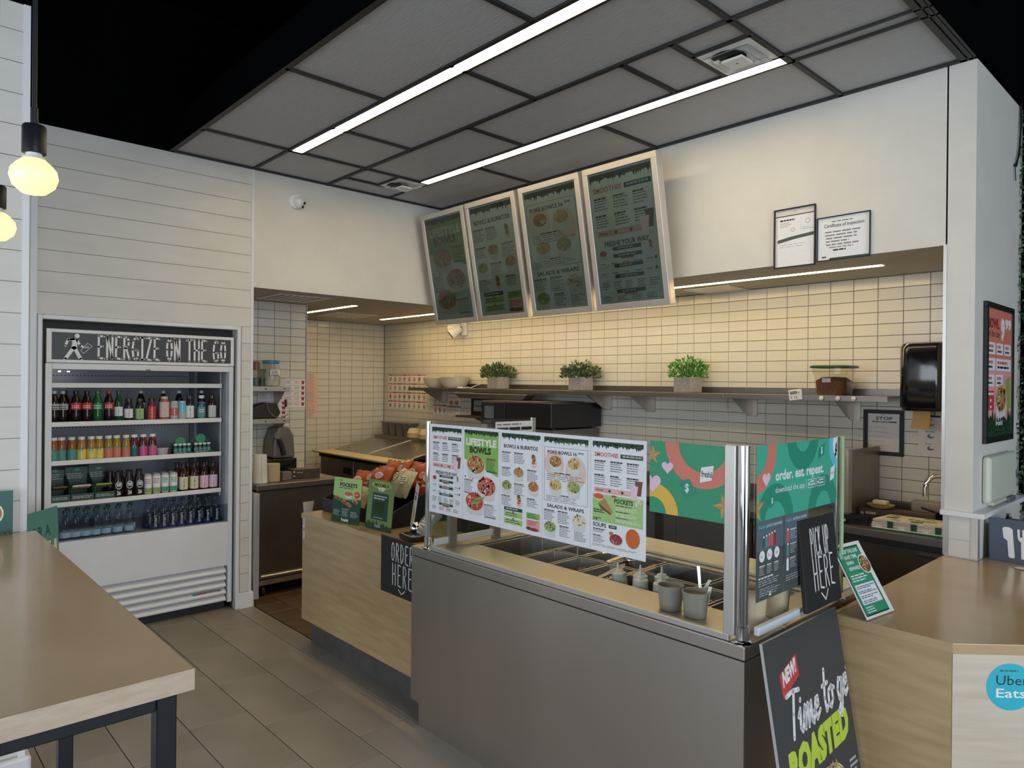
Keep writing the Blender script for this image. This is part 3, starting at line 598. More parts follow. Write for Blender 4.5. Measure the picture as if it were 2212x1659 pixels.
# --- drinks
def mcol(n, c, r=.25, **k): return mat('drink_'+n, c, r, var=.02, **k)
COLA = mcol('cola', (.012,.006,.005), .12); PETG = mcol('green_pet', (.01,.11,.03), .12); CLR = glassmat('clear_bottle', (.86,.90,.92), 1.4, .05); AMB = mcol('amber', (.035,.014,.006), .12)
DRK = mcol('dark', (.018,.012,.014), .2); GGL = mcol('green_glass', (.012,.065,.03), .1)
PROF = {'pet': [(.026,0),(.031,.006),(.031,.05),(.028,.075),(.031,.10),(.030,.135),(.022,.165),(.0125,.185),(.0125,.196)],
        'tall': [(.024,0),(.027,.005),(.027,.11),(.022,.15),(.013,.18),(.0125,.20)],
        'juice': [(.026,0),(.028,.005),(.028,.095),(.024,.118),(.019,.135),(.019,.142)],
        'can': [(.022,0),(.028,.008),(.0285,.012),(.0285,.125),(.024,.135),(.0235,.137)],
        'slim': [(.020,0),(.026,.008),(.026,.135),(.022,.145),(.022,.147)],
        'komb': [(.029,0),(.031,.004),(.031,.115),(.026,.145),(.014,.17),(.013,.19)],
        'shake': [(.028,0),(.030,.005),(.030,.10),(.027,.125),(.018,.15),(.018,.158)],
        'jar': [(.030,0),(.034,.006),(.034,.12),(.026,.15),(.022,.155)],
        'water': [(.027,0),(.031,.004),(.029,.03),(.031,.05),(.029,.07),(.031,.10),(.030,.12),(.018,.155),(.012,.17),(.012,.178)],
        'smart': [(.029,0),(.031,.004),(.031,.12),(.028,.145),(.015,.165),(.013,.178)],
        'shot': [(.014,0),(.015,.003),(.015,.045),(.011,.055),(.011,.060)]}
CAPH = {'pet':.016,'tall':.012,'juice':.016,'komb':.016,'shake':.020,'jar':.016,'water':.016,'smart':.018,'shot':.010}
def drink(kind, name, body, lab=None, capm=None, lz=(.05,.115), liquid=None, band=None):
    r = max(p[0] for p in PROF[kind]); top = PROF[kind][-1][1]
    t = bpy.data.objects.new(name, None); COL.objects.link(t); t['_o'] = (0, 0, 0)
    MB().lathe(PROF[kind], (0,0,0), 14).build('body', body, t)
    if liquid: MB().lathe([(r*.9, .004), (r*.9, top*.62), (r*.72, top*.74)], (0,0,0), 12).build('contents', liquid, t)
    if kind in CAPH:
        rr = PROF[kind][-1][0]+.0025; MB().lathe([(rr, top-.004), (rr, top+CAPH[kind]*.9), (rr*.9, top+CAPH[kind])], (0,0,0), 12).build('cap', capm, t)
    if lab:
        lo = MB().lathe([(r+.0008, lz[0]), (r+.0008, lz[1])], (0,0,0), 16).build('label_band', lab, t)
        if band: 
            k = MB()
            for (u0, u1, v0, v1) in band[1]:
                vs = []
                for u in (u0, u1):
                    a = u; vs += [((r+.0016)*math.cos(a), (r+.0016)*math.sin(a), v0), ((r+.0016)*math.cos(a), (r+.0016)*math.sin(a), v1)]
                k.add(vs, [(0,2,3,1)])
            k.build('label_print', ink(band[0]), lo)
    return t
def vmarks(v0, v1, n=7, w=.28): return [(-.15-w/2+random.uniform(0,.1), -.15+w/2-random.uniform(0,.1), v0+(v1-v0)*i/n, v0+(v1-v0)*(i+.62)/n) for i in range(n)]
def hmarks(v0, v1, n=4): return [(-.9+.35*j, -.65+.35*j, v0+(v1-v0)*i/n, v0+(v1-v0)*(i+.5)/n) for i in range(n) for j in range(4)]
PALE = ink('lgrey')
shelf_names = ['top bottle shelf', 'juice shelf', 'third shelf', 'bottom tray']
def place(t, y, z, label, group, x=-5.50, back=1, backlabel=None):
    t.location = (x, y, z+.0005); t['label'] = label; t['category'] = 'drink'; t['group'] = group
    for b in range(back): dup(t, (x-.075*(b+1), y+.004, z+.0005), 0, (backlabel or 'second-row drink hidden behind the ')+label if not backlabel else backlabel, group)
g1 = 'drinks on the top bottle shelf'
Z = SHZ[1]
cs = [drink('pet','soda_bottle',COLA,ink('lgrey'),mcol('cap_silver',(.5,.5,.5)),(.085,.125),None,('black',hmarks(.09,.12,2))), drink('pet','soda_bottle',COLA,ink('red'),mcol('cap_black',(.02,.02,.02)),(.085,.13),None,('white',hmarks(.095,.12,2))),
      drink('pet','soda_bottle',PETG,ink('green'),mcol('cap_green',(.02,.25,.08)),(.085,.125),None,('white',hmarks(.09,.12,2)))]
ya = [0.953,1.003,1.078,1.144,1.208,1.277,1.338,1.403,1.475,1.554,1.639,1.706,1.762,1.818,1.902,1.981]
lab = lambda what, n, where: '%s, %s from left on %s' % (what, ORD[n], where)
T0 = shelf_names[0]
place(cs[0], ya[0], Z, lab('cola bottle with a silver label', 0, T0), g1, back=0); dup(cs[0], (-5.50, ya[1], Z), 0, lab('cola bottle with a silver label', 1, T0), g1)
place(cs[1], ya[2], Z, lab('cola bottle with a red label', 2, T0), g1, back=0); dup(cs[1], (-5.50, ya[3], Z), 0, lab('cola bottle with a red label', 3, T0), g1)
place(cs[2], ya[4], Z, lab('green soda bottle', 4, T0), g1, back=0)
rc = drink('pet','soda_bottle',COLA,ink('red'),mcol('cap_red',(.55,.02,.02)),(.085,.13),None,('white',hmarks(.095,.12,2))); place(rc, ya[5], Z, lab('cola bottle with a red cap', 5, T0), g1, back=0)
for args, i, d in ((('tall','water_bottle',GGL,ink('paper'),mcol('cap_green2',(.02,.12,.05)),(.035,.10),None,('dgreen',vmarks(.04,.095))), 6, 'tall green glass water bottle'),
    (('juice','tea_bottle',DRK,ink('paper'),mcol('cap_dark',(.03,.03,.03)),(.02,.085),None,('dgreen',vmarks(.025,.08))), 7, 'dark tea bottle with a white label'),
    (('juice','tea_bottle',DRK,ink('lime2'),mcol('cap_dark2',(.03,.05,.03)),(.01,.085),None,('dgreen',vmarks(.02,.08))), 8, 'dark tea bottle with a lime label'),
    (('juice','berry_bottle',mcol('berry',(.16,.02,.03)),ink('red'),mcol('cap_wine',(.06,.01,.015)),(.005,.10),None,('paper',vmarks(.015,.095))), 9, 'red berry drink bottle with a dark cap'),
    (('jar','shake_bottle',mcol('rosy',(.42,.14,.12)),ink('rose'),mcol('cap_rose',(.6,.5,.45)),(.02,.13),None,('coral',vmarks(.03,.12))), 10, 'wide pink bottle with a pale cap'),
    (('can','soda_can',PALE,ink('coral'),None,(.03,.085),None,('white',vmarks(.035,.08))), 11, 'silver can with a red band'),
    (('can','soda_can',PALE,ink('sky'),None,(.05,.12),None,('white',vmarks(.055,.11))), 12, 'silver can with a sky blue band'),
    (('shake','coffee_bottle',DRK,ink('paper'),mcol('cap_b3',(.03,.03,.03)),(.01,.10),None,('black',vmarks(.015,.095))), 13, 'dark bottle with a white label'),
    (('shake','sports_bottle',CLR,ink('teal'),mcol('cap_w3',(.7,.7,.7)),(.01,.09),mcol('blue_drink',(.02,.16,.25)),('white',hmarks(.05,.08,2))), 14, 'blue sports drink bottle with a white cap'),
    (('shake','coffee_bottle',AMB,ink('card'),mcol('cap_b4',(.03,.03,.03)),(.01,.10),None,('grey',vmarks(.015,.095))), 15, 'brown bottle with a grey-white label')):
    place(drink(*args), ya[i], Z, lab(d, i, T0), g1, back=0)
for j, i in enumerate((2, 4, 5, 9, 11, 13, 15)):   # a darker second row behind
    dup(rc if i == 5 else cs[1] if i < 9 else cs[0], (-5.60, ya[i]-.045, Z), 0, 'cola bottle in back row of the top bottle shelf, %s from left' % ORD[j], 'back row of the top bottle shelf')
# juices
g2 = 'small juice bottles on the juice shelf'; Z = SHZ[2]
JB = mcol
kinds = {'g': ((.035,.075,.025),'teal'), 'y': ((.34,.17,.03),'lemon'), 'o': ((.36,.15,.02),'salmon'), 'r': ((.10,.008,.012),'magenta'), 'd': ((.05,.012,.02),'tealdk')}
seq = 'ggg'+'yyy'+'ooo'+'drr'; desc = {'g':'green-labelled amber juice bottle','y':'yellow-labelled amber juice bottle','o':'orange-labelled amber juice bottle','r':'dark red juice bottle with a pink label','d':'dark red juice bottle with a grey label'}
amb = {'g':(.30,.10,.02),'y':(.42,.21,.05),'o':(.36,.22,.03),'r':(.12,.012,.015),'d':(.10,.012,.018)}
base = {}
yb = [0.95,0.995,1.054,1.111,1.169,1.217,1.274,1.326,1.385,1.438,1.496,1.558]
for i, c in enumerate(seq):
    l = lab(desc[c], i, shelf_names[1])
    if c not in base:
        t = drink('juice','juice_bottle',mcol('juice_'+c,amb[c],.15),ink(kinds[c][1]),WHITEPL,(.006,.072),None,('mint2',[(-.55,.15,.058,.084)]))
        base[c] = t; place(t, yb[i], Z, l, g2, x=-5.49, back=0)
    else: dup(base[c], (-5.49, yb[i], Z+.0005), 0, l, g2)
t = thing('deli_tub', 'small clear deli tub beside the juice bottles on the juice shelf', 'tub', (-5.5, 1.626, Z)); MB().lathe([(.035,.0005),(.043,.045)], (-5.5,1.626,Z), 16).build('body', mat('frosted_tub', (.45,.46,.47), .3), t); MB().lathe([(.045,.0455),(.045,.052)], (-5.5,1.626,Z), 16).build('lid', mat('frosted_lid', (.5,.5,.5), .3), t)
for q, (y0, y1, c) in enumerate(((1.70, 1.835, 'left'), (1.845, 1.985, 'right'))):
    t = thing('shot_display', 'green %s-hand display tray of little juice shots on the juice shelf' % c, 'display', (-5.5, (y0+y1)/2, Z), 'juice shot displays')
    MB().box((-5.55, y0, Z+.0005), (-5.47, y1, Z+.006)).box((-5.554, y0, Z+.0005), (-5.549, y1, Z+.085+.02*q)).box((-5.474, y0, Z+.0005), (-5.470, y1, Z+.016)).build('tray', ink('dgreen'), t)
    MB().lathe([(.036, 0), (.036, .004)], (-5.5475, (y0+y1)/2, Z+.085+.02*q), 20, axis=(1,0,0)).build('crest', ink('green'), t)
    k = Ink(); k.greek(.005, .02, y1-y0-.01, 2, 'lgrey', .008, 1, .5); k.build('print', t, (-5.469, y0, Z+.0005-.006), (0,1,0), (0,0,1))
st = drink('shot','shot_bottle',mcol('shot',(.02,.06,.04)),ink('teal'),WHITEPL,(.008,.035))
for i in range(8):
    y = 1.72+.031*i if i < 4 else 1.865+.031*(i-4); l = 'tiny juice shot bottle, %s from the left in the shot displays' % ORD[i]
    if i == 0: place(st, y, Z+.006, l, 'juice shot bottles', x=-5.50, back=0)
    else: dup(st, (-5.50, y, Z+.0065), 0, l, 'juice shot bottles')
# third shelf
Z = SHZ[3]; g3 = 'drinks on the third shelf'
for i, (y0, y1) in enumerate(((0.935, 1.045), (1.05, 1.185), (1.19, 1.315))):
    t = thing('snack_box', 'dark green open snack box, %s of three on the fridge third shelf' % ORD[i], 'box', (-5.53, (y0+y1)/2, Z), 'green snack boxes')
    MB().box((-5.66, y0, Z+.0005), (-5.47, y1, Z+.004)).box((-5.66, y0, Z), (-5.656, y1, Z+.20+.012*i)).box((-5.474, y0, Z), (-5.47, y1, Z+.05)).extr([(-5.656,y0,Z),(-5.474,y0,Z),(-5.474,y0,Z+.05),(-5.51,y0,Z+.10),(-5.656,y0,Z+.16)], (0,.003,0)).extr([(-5.656,y1-.003,Z),(-5.474,y1-.003,Z),(-5.474,y1-.003,Z+.05),(-5.51,y1-.003,Z+.10),(-5.656,y1-.003,Z+.16)], (0,.003,0)).build('carton', ink('dgreen'), t)
    k = Ink(); k.greek(.01, .035, y1-y0-.01, 2, 'lgrey', .010, 1, .45); k.build('front_print', t, (-5.4695, y0, Z), (0,1,0), (0,0,1))
    k = Ink(); k.greek(.01, .06, y1-y0-.01, 3, 'lgrey', .014, 1, .4); k.ell((y1-y0)/2, .085, .018, .01, 'green', 1, 12); k.build('back_print', t, (-5.6555, y0, Z+.11), (0,1,0), (0,0,1))
    for j in range(3):
        s = MB().slab((-5.60+.03*j, y0+.012, Z+.06+.008*j), (.05, 0, .02), (0, y1-y0-.024, 0), (-.004, 0, .012)).build('snack_bar', ink(('rose','avo','brown')[(i+j) % 3]), bevel=0.004)
        tag(s, '%s snack bar wrapper in the %s green box, %s layer' % (('pink','green','brown')[(i+j) % 3], ORD[i], ORD[j]), 'snack', 'snack bars in the green boxes')
sh = drink('shake','shake_bottle',mcol('choc',(.022,.012,.012),.2),None,mcol('cap_choc',(.04,.022,.018)))
k = Ink(); k.ell(0,.085,.021,.027,'paper',1); k.ell(0,.085,.018,.023,'black',2); k.rect(-.012,.078,.012,.10,'paper',3); k.greek(-.010,.097,.010,3,'black',.006,4,.5); k.text('26', -.012, .018, .013, .046, 'white', 2, .03)
pr = k.build('label_print', sh, (.0302, 0, 0), (0,1,0), (0,0,1), org=(0,0,0))
ys = [1.403, 1.466, 1.533][:0] or [1.335, 1.405, 1.470]
for i, y in enumerate(ys):
    l = 'dark protein shake bottle marked 26, %s of three in front on the third shelf' % ORD[i]
    if i == 0: place(sh, y, Z, l, g3, x=-5.49, back=0)
    else: dup(sh, (-5.49, y, Z+.0005), 0, l, g3)
for i in range(4): dup(sh, (-5.57, 1.305+.062*i, Z+.0005), 0.5, 'dark protein shake in back row of the third shelf, %s from left' % ORD[i], 'back row of shakes')
for i, y in enumerate((1.530, 1.588, 1.645, 1.703)):
    c = 'coral' if i < 2 else 'green'; l = 'slim white can with %s print, %s of four on the third shelf' % ('red' if i < 2 else 'green', ORD[i])
    if i in (0, 2):
        ct = drink('slim','slim_can',ink('lgrey'),ink('paper'),None,(.012,.132),None,(c,hmarks(.08,.12,3))); MB().lathe([(.0272,.014),(.0272,.048)], (0,0,0), 14).build('colour_band', ink('avo' if i < 2 else 'green'), ct)
        place(ct, y, Z, l, g3, x=-5.49, back=0)
    else: dup(ct, (-5.49, y, Z+.0005), 0, l, g3)
    dup(ct, (-5.56, y+.01, Z+.0005), 0, 'slim white can in second row of the third shelf, %s from left' % ORD[i], 'second row of slim cans')
for i, y in enumerate((1.775, 1.850, 1.923, 1.990)):
    c = ('cream','cream','heart','heart')[i]; l = 'brown kombucha bottle with a %s label, %s of four on the third shelf' % ('cream' if i < 2 else 'pink', ORD[i])
    if i in (0, 2): kb = drink('komb','kombucha_bottle',AMB,ink(c),mcol('cap_blk',(.02,.02,.02)),(.015,.108),None,('brown' if i < 2 else 'magenta',vmarks(.02,.10,5))); place(kb, y, Z, l, g3, x=-5.49, back=0)
    else: dup(kb, (-5.49, y, Z+.0005), 0, l, g3)
    dup(kb, (-5.57, y-.02, Z+.0005), .3, 'brown kombucha bottle in back row of the third shelf, %s from left' % ORD[i], 'back row of kombucha')
# bottom tray: water
Z = 0.655; wb_ = drink('water','water_bottle',CLR,ink('bluew'),mcol('cap_gr',(.01,.09,.04)),(.015,.05)); sm = drink('smart','water_bottle',CLR,None,glassmat('cap_clear', (.7,.72,.74), 1.4, .1))
k = Ink(); k.text('smart', 0, 0, .085, .02, 'white', 1, .02); pr = k.build('label_print', sm, (.032, .009, .02), (0,0,1), (0,-1,0), org=(0,0,0)); MB().lathe([(.0318,.006),(.0318,.035)], (0,0,0), 14).build('label_band', mcol('smartblue',(.03,.05,.16)), sm)
yw = [1.015,1.075,1.135,1.195,1.260,1.330,1.405]
n = 0
for r in range(2):
    for y in yw:
        l = 'green-capped water bottle, %s from left in the %s row of the bottom tray' % (ORD[yw.index(y)], ('front','back')[r])
        if n == 0: place(wb_, y, Z, l, 'green-capped water bottles', x=-5.47, back=0)
        else: dup(wb_, (-5.47-.085*r, y+.03*r, Z+.0005), 0, l, 'green-capped water bottles')
        n += 1
ysm = [1.566,1.625,1.685,1.745,1.808,1.87,1.932,2.0]; n = 0
for r in range(2):
    for y in ysm:
        l = 'clear-capped tall water bottle, %s from left in the %s row of the bottom tray' % (ORD[ysm.index(y)], ('front','back')[r])
        if n == 0: place(sm, y, Z, l, 'clear-capped water bottles', x=-5.46, back=0)
        else: dup(sm, (-5.46-.085*r, y-.02*r, Z+.0005), .25*r, l, 'clear-capped water bottles')
        n += 1
# ================================================================== SERVICE COUNTER
C = thing('serving_counter', 'brushed steel serving counter with sunken food pans behind a glass sneeze guard', 'counter', (-2.05, 2.6, 0))
yF = 2.08
# body: front panel with the notched lower left corner, right side, back
MB().extr([(-2.905, yF, 0), (-1.131, yF, 0), (-1.131, yF, 0.846), (-2.976, yF, 0.846), (-2.976, yF, 0.114), (-2.905, yF, 0.112)], (0, 0.02, 0)).build('front_panel', STEEL, C)
MB().box((-1.151, yF+.02, 0), (-1.131, 3.12, 0.846)).build('side_panel', STEEL, C)
MB().box((-2.976, yF+.02, 0.114), (-2.956, 3.12, 0.846)).box((-2.956, 3.10, 0.0), (-1.151, 3.12, 0.846)).build('back_panel', STEELD, C)
# top deck around the cold well
wx0, wx1, wy0, wy1 = -2.785, -1.285, 2.355, 2.835
m = MB().box((-2.978, yF-.004, 0.850), (-1.128, wy0, 0.897)).box((-2.978, wy1, 0.850), (-1.128, 3.122, 0.897)).box((-2.978, wy0, 0.850), (wx0, wy1, 0.897)).box((wx1, wy0, 0.850), (-1.128, wy1, 0.897))
m.build('deck', STEEL, C, bevel=0.004)
MB().box((wx0-.004, wy0-.004, 0.66), (wx1+.004, wy1+.004, 0.668)).box((wx0-.004, wy0-.004, 0.66), (wx0, wy1, 0.85)).box((wx1, wy0, 0.66), (wx1+.004, wy1, 0.85)).box((wx0, wy0-.004, 0.66), (wx1, wy0, 0.85)).box((wx0, wy1, 0.66), (wx1, wy1+.004, 0.85)).build('cold_well', STEELD, C)
tag(MB().box((-2.93, 2.875, 0.8975), (-1.17, 3.115, 0.912)).build('cutting_board', mat('cream_board', (.62,.56,.45), .5, var=.04), bevel=0.004), 'long cream cutting board along the staff side of the serving counter', 'cutting board')
# sneeze guard
G = thing('sneeze_guard', 'glass sneeze guard with chrome corner posts on top of the serving counter', 'sneeze guard', (-2.0, 2.45, 0.8975))
zt = 1.538; zd = 0.8975
def post(x, y, r=0.0165):
    p = MB().lathe([(r, zd+.012), (r, zt)], (x, y, 0), 20).build('post', CHROME, G)
    MB().lathe([(.036, zd), (.036, zd+.004), (.030, zd+.010), (r+.003, zd+.013), (r+.003, zd+.055), (r, zd+.057)], (x, y, 0), 24).build('post_foot', CHROME, p)
    return p
post(-2.862, 2.098); post(-1.152, 2.104, .019); post(-2.842, 2.81)
post(-1.147, 2.815, 0.008)
MB().box((-2.832, 2.087, zd+.022), (-1.19, 2.093, zt-.003)).build('front_glass', GLASS, G)
MB().box((-2.838, 2.115, zd+.022), (-2.832, 2.795, zt-.003)).build('left_glass', glassmat('pale_reflective_glass', (.90, .96, .97), 1.62, .05), G)
MB().box((-1.128, 2.126, zd+.045), (-1.122, 2.80, zt)).build('right_glass', GLASS, G)
MB().box((-1.1285, 2.8005, zd+.03), (-1.1215, 2.822, zt+.001)).build('glass_edge', GEDGE, G)
MB().box((-1.210, 2.083, zd+.02), (-1.172, 2.103, zt)).build('square_post', ALU, G, bevel=0.002)
MB().box((-2.832, 2.082, zd+.001), (-1.19, 2.100, zd+.022)).build('bottom_rail', ALU, G, bevel=0.002)
MB().box((-1.132, 2.14, zd+.022), (-1.114, 2.62, zd+.050)).build('bottom_rail', mat('white_rail', (.66,.70,.76), .35), G, bevel=0.002)
MB().box((-2.842, 2.12, zd+.018), (-2.828, 2.795, zd+.05)).build('bottom_rail', mat('white_rail', (.66,.70,.76), .35), G)
for y in (2.20, 2.50): MB().box((-2.842, y, zd), (-2.815, y+.045, 1.10)).build('square_post', STEEL, G)
# long menu sheet on the front glass
w, h = 1.315, 0.436
t = thing('menu_sheet', 'long white paper menu of five panels taped on the front sneeze guard glass', 'menu', (-2.18, 2.083, 1.09))
MB().box((-2.838, 2.0850, 1.092), (-2.838+w, 2.0862, 1.092+h)).build('paper', ink('paper'), t)
k = Ink(); pw = w/5
smoothies(k, .015, 0.012, pw-.022, h-.02, True); lifestyle(k, pw+.006, 0.012, pw-.014, h-.02); burritos(k, 2*pw+.004, 0.012, pw-.012, h-.02); poke(k, 3*pw+.004, 0.012, pw-.012, h-.02); smoothies(k, 4*pw+.004, 0.012, pw-.012, h-.02, False)
for i in range(1, 5): k.rect(i*pw-.0006, 0, i*pw+.0006, h, 'lgrey', 1)
k.build('menu_print', t, (-2.838, 2.0850, 1.092), (1,0,0), (0,0,1), eps=0.00012, lift=0.0003)
# green app panels
def star(k, cx, cy, r, c='gold', l=4, a0=PI/2):
    pts = []
    for i in range(10):
        rr = r if i % 2 == 0 else r*.42; a = a0+PI*i/5; pts.append((cx+rr*math.cos(a), cy+rr*math.sin(a)))
    k.poly(pts, c, l)
    for i in range(5):
        a = a0+2*PI*i/5; b = a+PI/5; k.poly([(cx,cy),(cx+r*math.cos(a),cy+r*math.sin(a)),(cx+r*.42*math.cos(b),cy+r*.42*math.sin(b))], 'tan', l+1)
def heart(k, cx, cy, r, c='heart', l=4):
    pts = []
    for i in range(28):
        a = 2*PI*i/28; pts.append((cx+r*math.sin(a)**3, cy+r*(.81*math.cos(a)-.31*math.cos(2*a)-.125*math.cos(3*a)-.06*math.cos(4*a))))
    k.poly(pts, c, l)
def ring(k, cx, cy, r0, r1, a0, a1, c, l=2, n=30, sx=1.0):
    for i in range(n):
        a, b = a0+(a1-a0)*i/n, a0+(a1-a0)*(i+1)/n
        k.poly([(cx+sx*r0*math.cos(a),cy+r0*math.sin(a)),(cx+sx*r1*math.cos(a),cy+r1*math.sin(a)),(cx+sx*r1*math.cos(b),cy+r1*math.sin(b)),(cx+sx*r0*math.cos(b),cy+r0*math.sin(b))], c, l)
def clipk(k, x0, y0, x1, y1):                # keep print inside its panel
    out = []
    for pts, F, c, l in k.P:
        for f in F:
            p = [pts[i] for i in f]
            for ax, lim, sg in ((0,x0,1),(0,x1,-1),(1,y0,1),(1,y1,-1)):
                q = []
                for i in range(len(p)):
                    a, b = p[i-1], p[i]; da, db = (a[ax]-lim)*sg, (b[ax]-lim)*sg
                    if (da >= 0) != (db >= 0): u = da/(da-db); q.append((a[0]+(b[0]-a[0])*u, a[1]+(b[1]-a[1])*u))
                    if db >= 0: q.append(b)
                p = q
                if len(p) < 3: break
            if len(p) >= 3: out.append((p, [tuple(range(len(p)))], c, l))
    k.P = out; return k
t = thing('app_panel', 'dark green poster with coral ring and hearts behind the front glass beside the long menu', 'poster', (-1.36, 2.0, 1.277), 'green app posters on the sneeze guard')
W1, H1 = 0.30, 0.254
MB().box((-1.508, 2.0852, 1.278), (-1.508+W1, 2.0864, 1.278+H1)).build('sheet', ink('green'), t)
k = Ink(); k.rect(0, 0, W1, H1, 'green', 0)
ring(k, .215, .255, .095, .150, PI, 2*PI, 'salmon'); ring(k, .015, .0, .055, .105, 0, PI*.75, 'yellow')
star(k, .012, .205, .036); star(k, .30, .055, .045, a0=1.9); heart(k, .075, .165, .024); heart(k, .012, .105, .036)
k.poly([(.12,.12),(.165,.135),(.195,.085),(.150,.065)], 'mint2', 5); k.text('$', .147, .083, .163, .117, 'white', 6, .02)
k.poly([(.205,.125),(.250,.137),(.258,.187),(.210,.177)], 'white', 5); k.text('freshii', .211, .145, .252, .167, 'dgreen', 6, .02)
clipk(k, 0, 0, W1, H1).build('print', t, (-1.508, 2.0852, 1.278), (1,0,0), (0,0,1), eps=0.00012, lift=0.0003)
t = thing('app_panel', 'bright green poster reading order. eat. repeat. on the right side glass', 'poster', (-1.12, 2.43, 1.29), 'green app posters on the sneeze guard')
W1, H1 = 0.664, 0.247
MB().box((-1.1214, 2.130, 1.290), (-1.1204, 2.130+W1-.046, 1.290+H1)).build('sheet', ink('mint'), t)
k = Ink(); W1 -= .046; k.rect(0, 0, W1, H1, 'mint', 0)
ring(k, -.02, .235, .09, .15, -PI/2, PI/2, 'salmon'); ring(k, .33, .27, .06, .125, PI, 2*PI, 'mint2'); ring(k, .125, -.02, .075, .135, 0, PI, 'mint2'); ring(k, .50, -.01, .065, .125, 0, PI, 'mint2')
ring(k, .645, .225, .065, .10, 0, 2*PI, 'sky'); k.ell(.645, .225, .065, .065, 'white', 3); 
for i in range(16): k.ell(.60+random.uniform(0,.03), .225+random.uniform(-.05,.02), .008, .005, 'black', 4, 8, random.random()*3)
star(k, -.005, .045, .055); heart(k, .062, .135, .026)
k.text('order. eat. repeat.', .125, .112, .50, .158, 'white', 4, .03); k.text('download the app', .125, .075, .345, .102, 'white', 4, .0)
k.rect(.354, .076, .3565, .106, 'white', 4)
for x in (.37, .445): k.line([(x,.077),(x+.066,.077),(x+.066,.106),(x,.106),(x,.077)], .002, 'white', 4); k.greek(x+.018, .101, x+.062, 2, 'white', .011, 4, .5); k.ell(x+.010, .091, .005, .006, 'white', 4, 10)
k.poly([(.09,.035),(.118,.045),(.113,.075),(.088,.065)], 'mint2', 5); k.text('$', .097, .048, .108, .07, 'white', 6, .02)
k.poly([(.455,.175),(.505,.19),(.51,.232),(.46,.215)], 'mint2', 5); k.text('$', .475, .19, .49, .22, 'white', 6, .02)
k.poly([(.555,.085),(.592,.095),(.60,.145),(.562,.135)], 'white', 5); k.text('freshii', .563, .108, .594, .122, 'lgrey', 6, .01)
clipk(k, 0, 0, W1, H1).build('print', t, (-1.1205, 2.130, 1.290), (0,1,0), (0,0,1), eps=0.00012, lift=0.0003)
# juice posters on the right glass
for q, (y0, y1, nm) in enumerate(((2.130, 2.318, 'JUICE CLEANSES'), (2.322, 2.505, 'JUICES & ELIXIRS'))):
    t = thing('juice_poster', 'slate green poster headed %s low on the right side glass' % nm, 'poster', (-1.12, (y0+y1)/2, 1.03), 'juice posters on the sneeze guard')
    w, h = y1-y0, .262
    MB().box((-1.1214, y0, 1.028), (-1.1204, y1, 1.028+h)).build('sheet', ink('slate'), t)
    k = Ink(); k.rect(0, 0, w, h, 'slate', 0); k.rect(0, h*.62, w, h, 'slateb', 1)
    k.text('freshii', w*.07, h*.90, w*.30, h*.95, 'sky', 3); k.text(nm, w*.34, h*.895, w*.93, h*.94, 'bluew', 3, .01)
    if q == 0:
        for i, c in enumerate(('tealdk','teal','coral','coral','wine')): x = w*(.22+.10*i); k.rect(x, h*.66, x+w*.075, h*(.78+.01*i), c, 3); k.ell(x+w*.037, h*(.79+.01*i), w*.025, w*.02, 'white', 4, 8)
        for i in range(3): x = w*(.20+.27*i); k.ell(x, h*.555, w*.10, w*.10, 'white', 3); k.greek(x-w*.05, h*.565, x+w*.05, 2, 'grey', h*.02, 4, .4); k.greek(x-w*.09, h*.44, x+w*.10, 6, 'lgrey', h*.022, 3, .4, 'white')
        k.greek(w*.08, h*.29, w*.7, 1, 'white', h*.03, 3, .6); k.greek(w*.08, h*.25, w*.95, 3, 'lgrey', h*.028, 3, .35); k.greek(w*.12, h*.15, w*.9, 4, 'lgrey', h*.028, 3, .35); k.rect(w*.46, h*.03, w*.54, h*.08, 'white', 3)
    else:
        for i in range(3):
            for j in range(2):
                x = w*(.10+.47*j); y = h*(.64-.19*i); k.rect(x, y, x+w*.09, y+h*.15, ('coral','lemon','teal','wine','paper','slateb')[2*i+j], 3); k.ell(x+w*.045, y+h*.16, w*.03, w*.025, 'white', 4, 8); k.greek(x+w*.14, y+h*.16, x+w*.42, 6, 'lgrey', h*.024, 3, .35, 'white')
        k.greek(w*.08, h*.20, w*.95, 3, 'lgrey', h*.03, 3, .3)
    k.build('print', t, (-1.1205, y0, 1.028), (0,1,0), (0,0,1), eps=0.00012, lift=0.0003)
# label sheet at the back of the left glass
t = thing('paper_chart', 'white paper chart at the far top corner of the left side glass', 'paper', (-2.83, 2.66, 1.36))
MB().box((-2.8314, 2.515, 1.33), (-2.8304, 2.80, 1.522)).build('sheet', ink('paper'), t)
k = Ink(); k.greek(.01, .18, .25, 1, 'grey', .014, 2, .5)
for i in range(3): k.rect(.012+.09*i, .142, .094+.09*i, .16, 'black', 2)
for i in range(9): k.line([(.02+.03*i, .14), (.02+.03*i+(.012 if i < 2 else 0), .02)], .0015, 'grey' if i > 1 else 'black', 2, False)
k.build('print', t, (-2.8303, 2.515, 1.33), (0,1,0), (0,0,1))
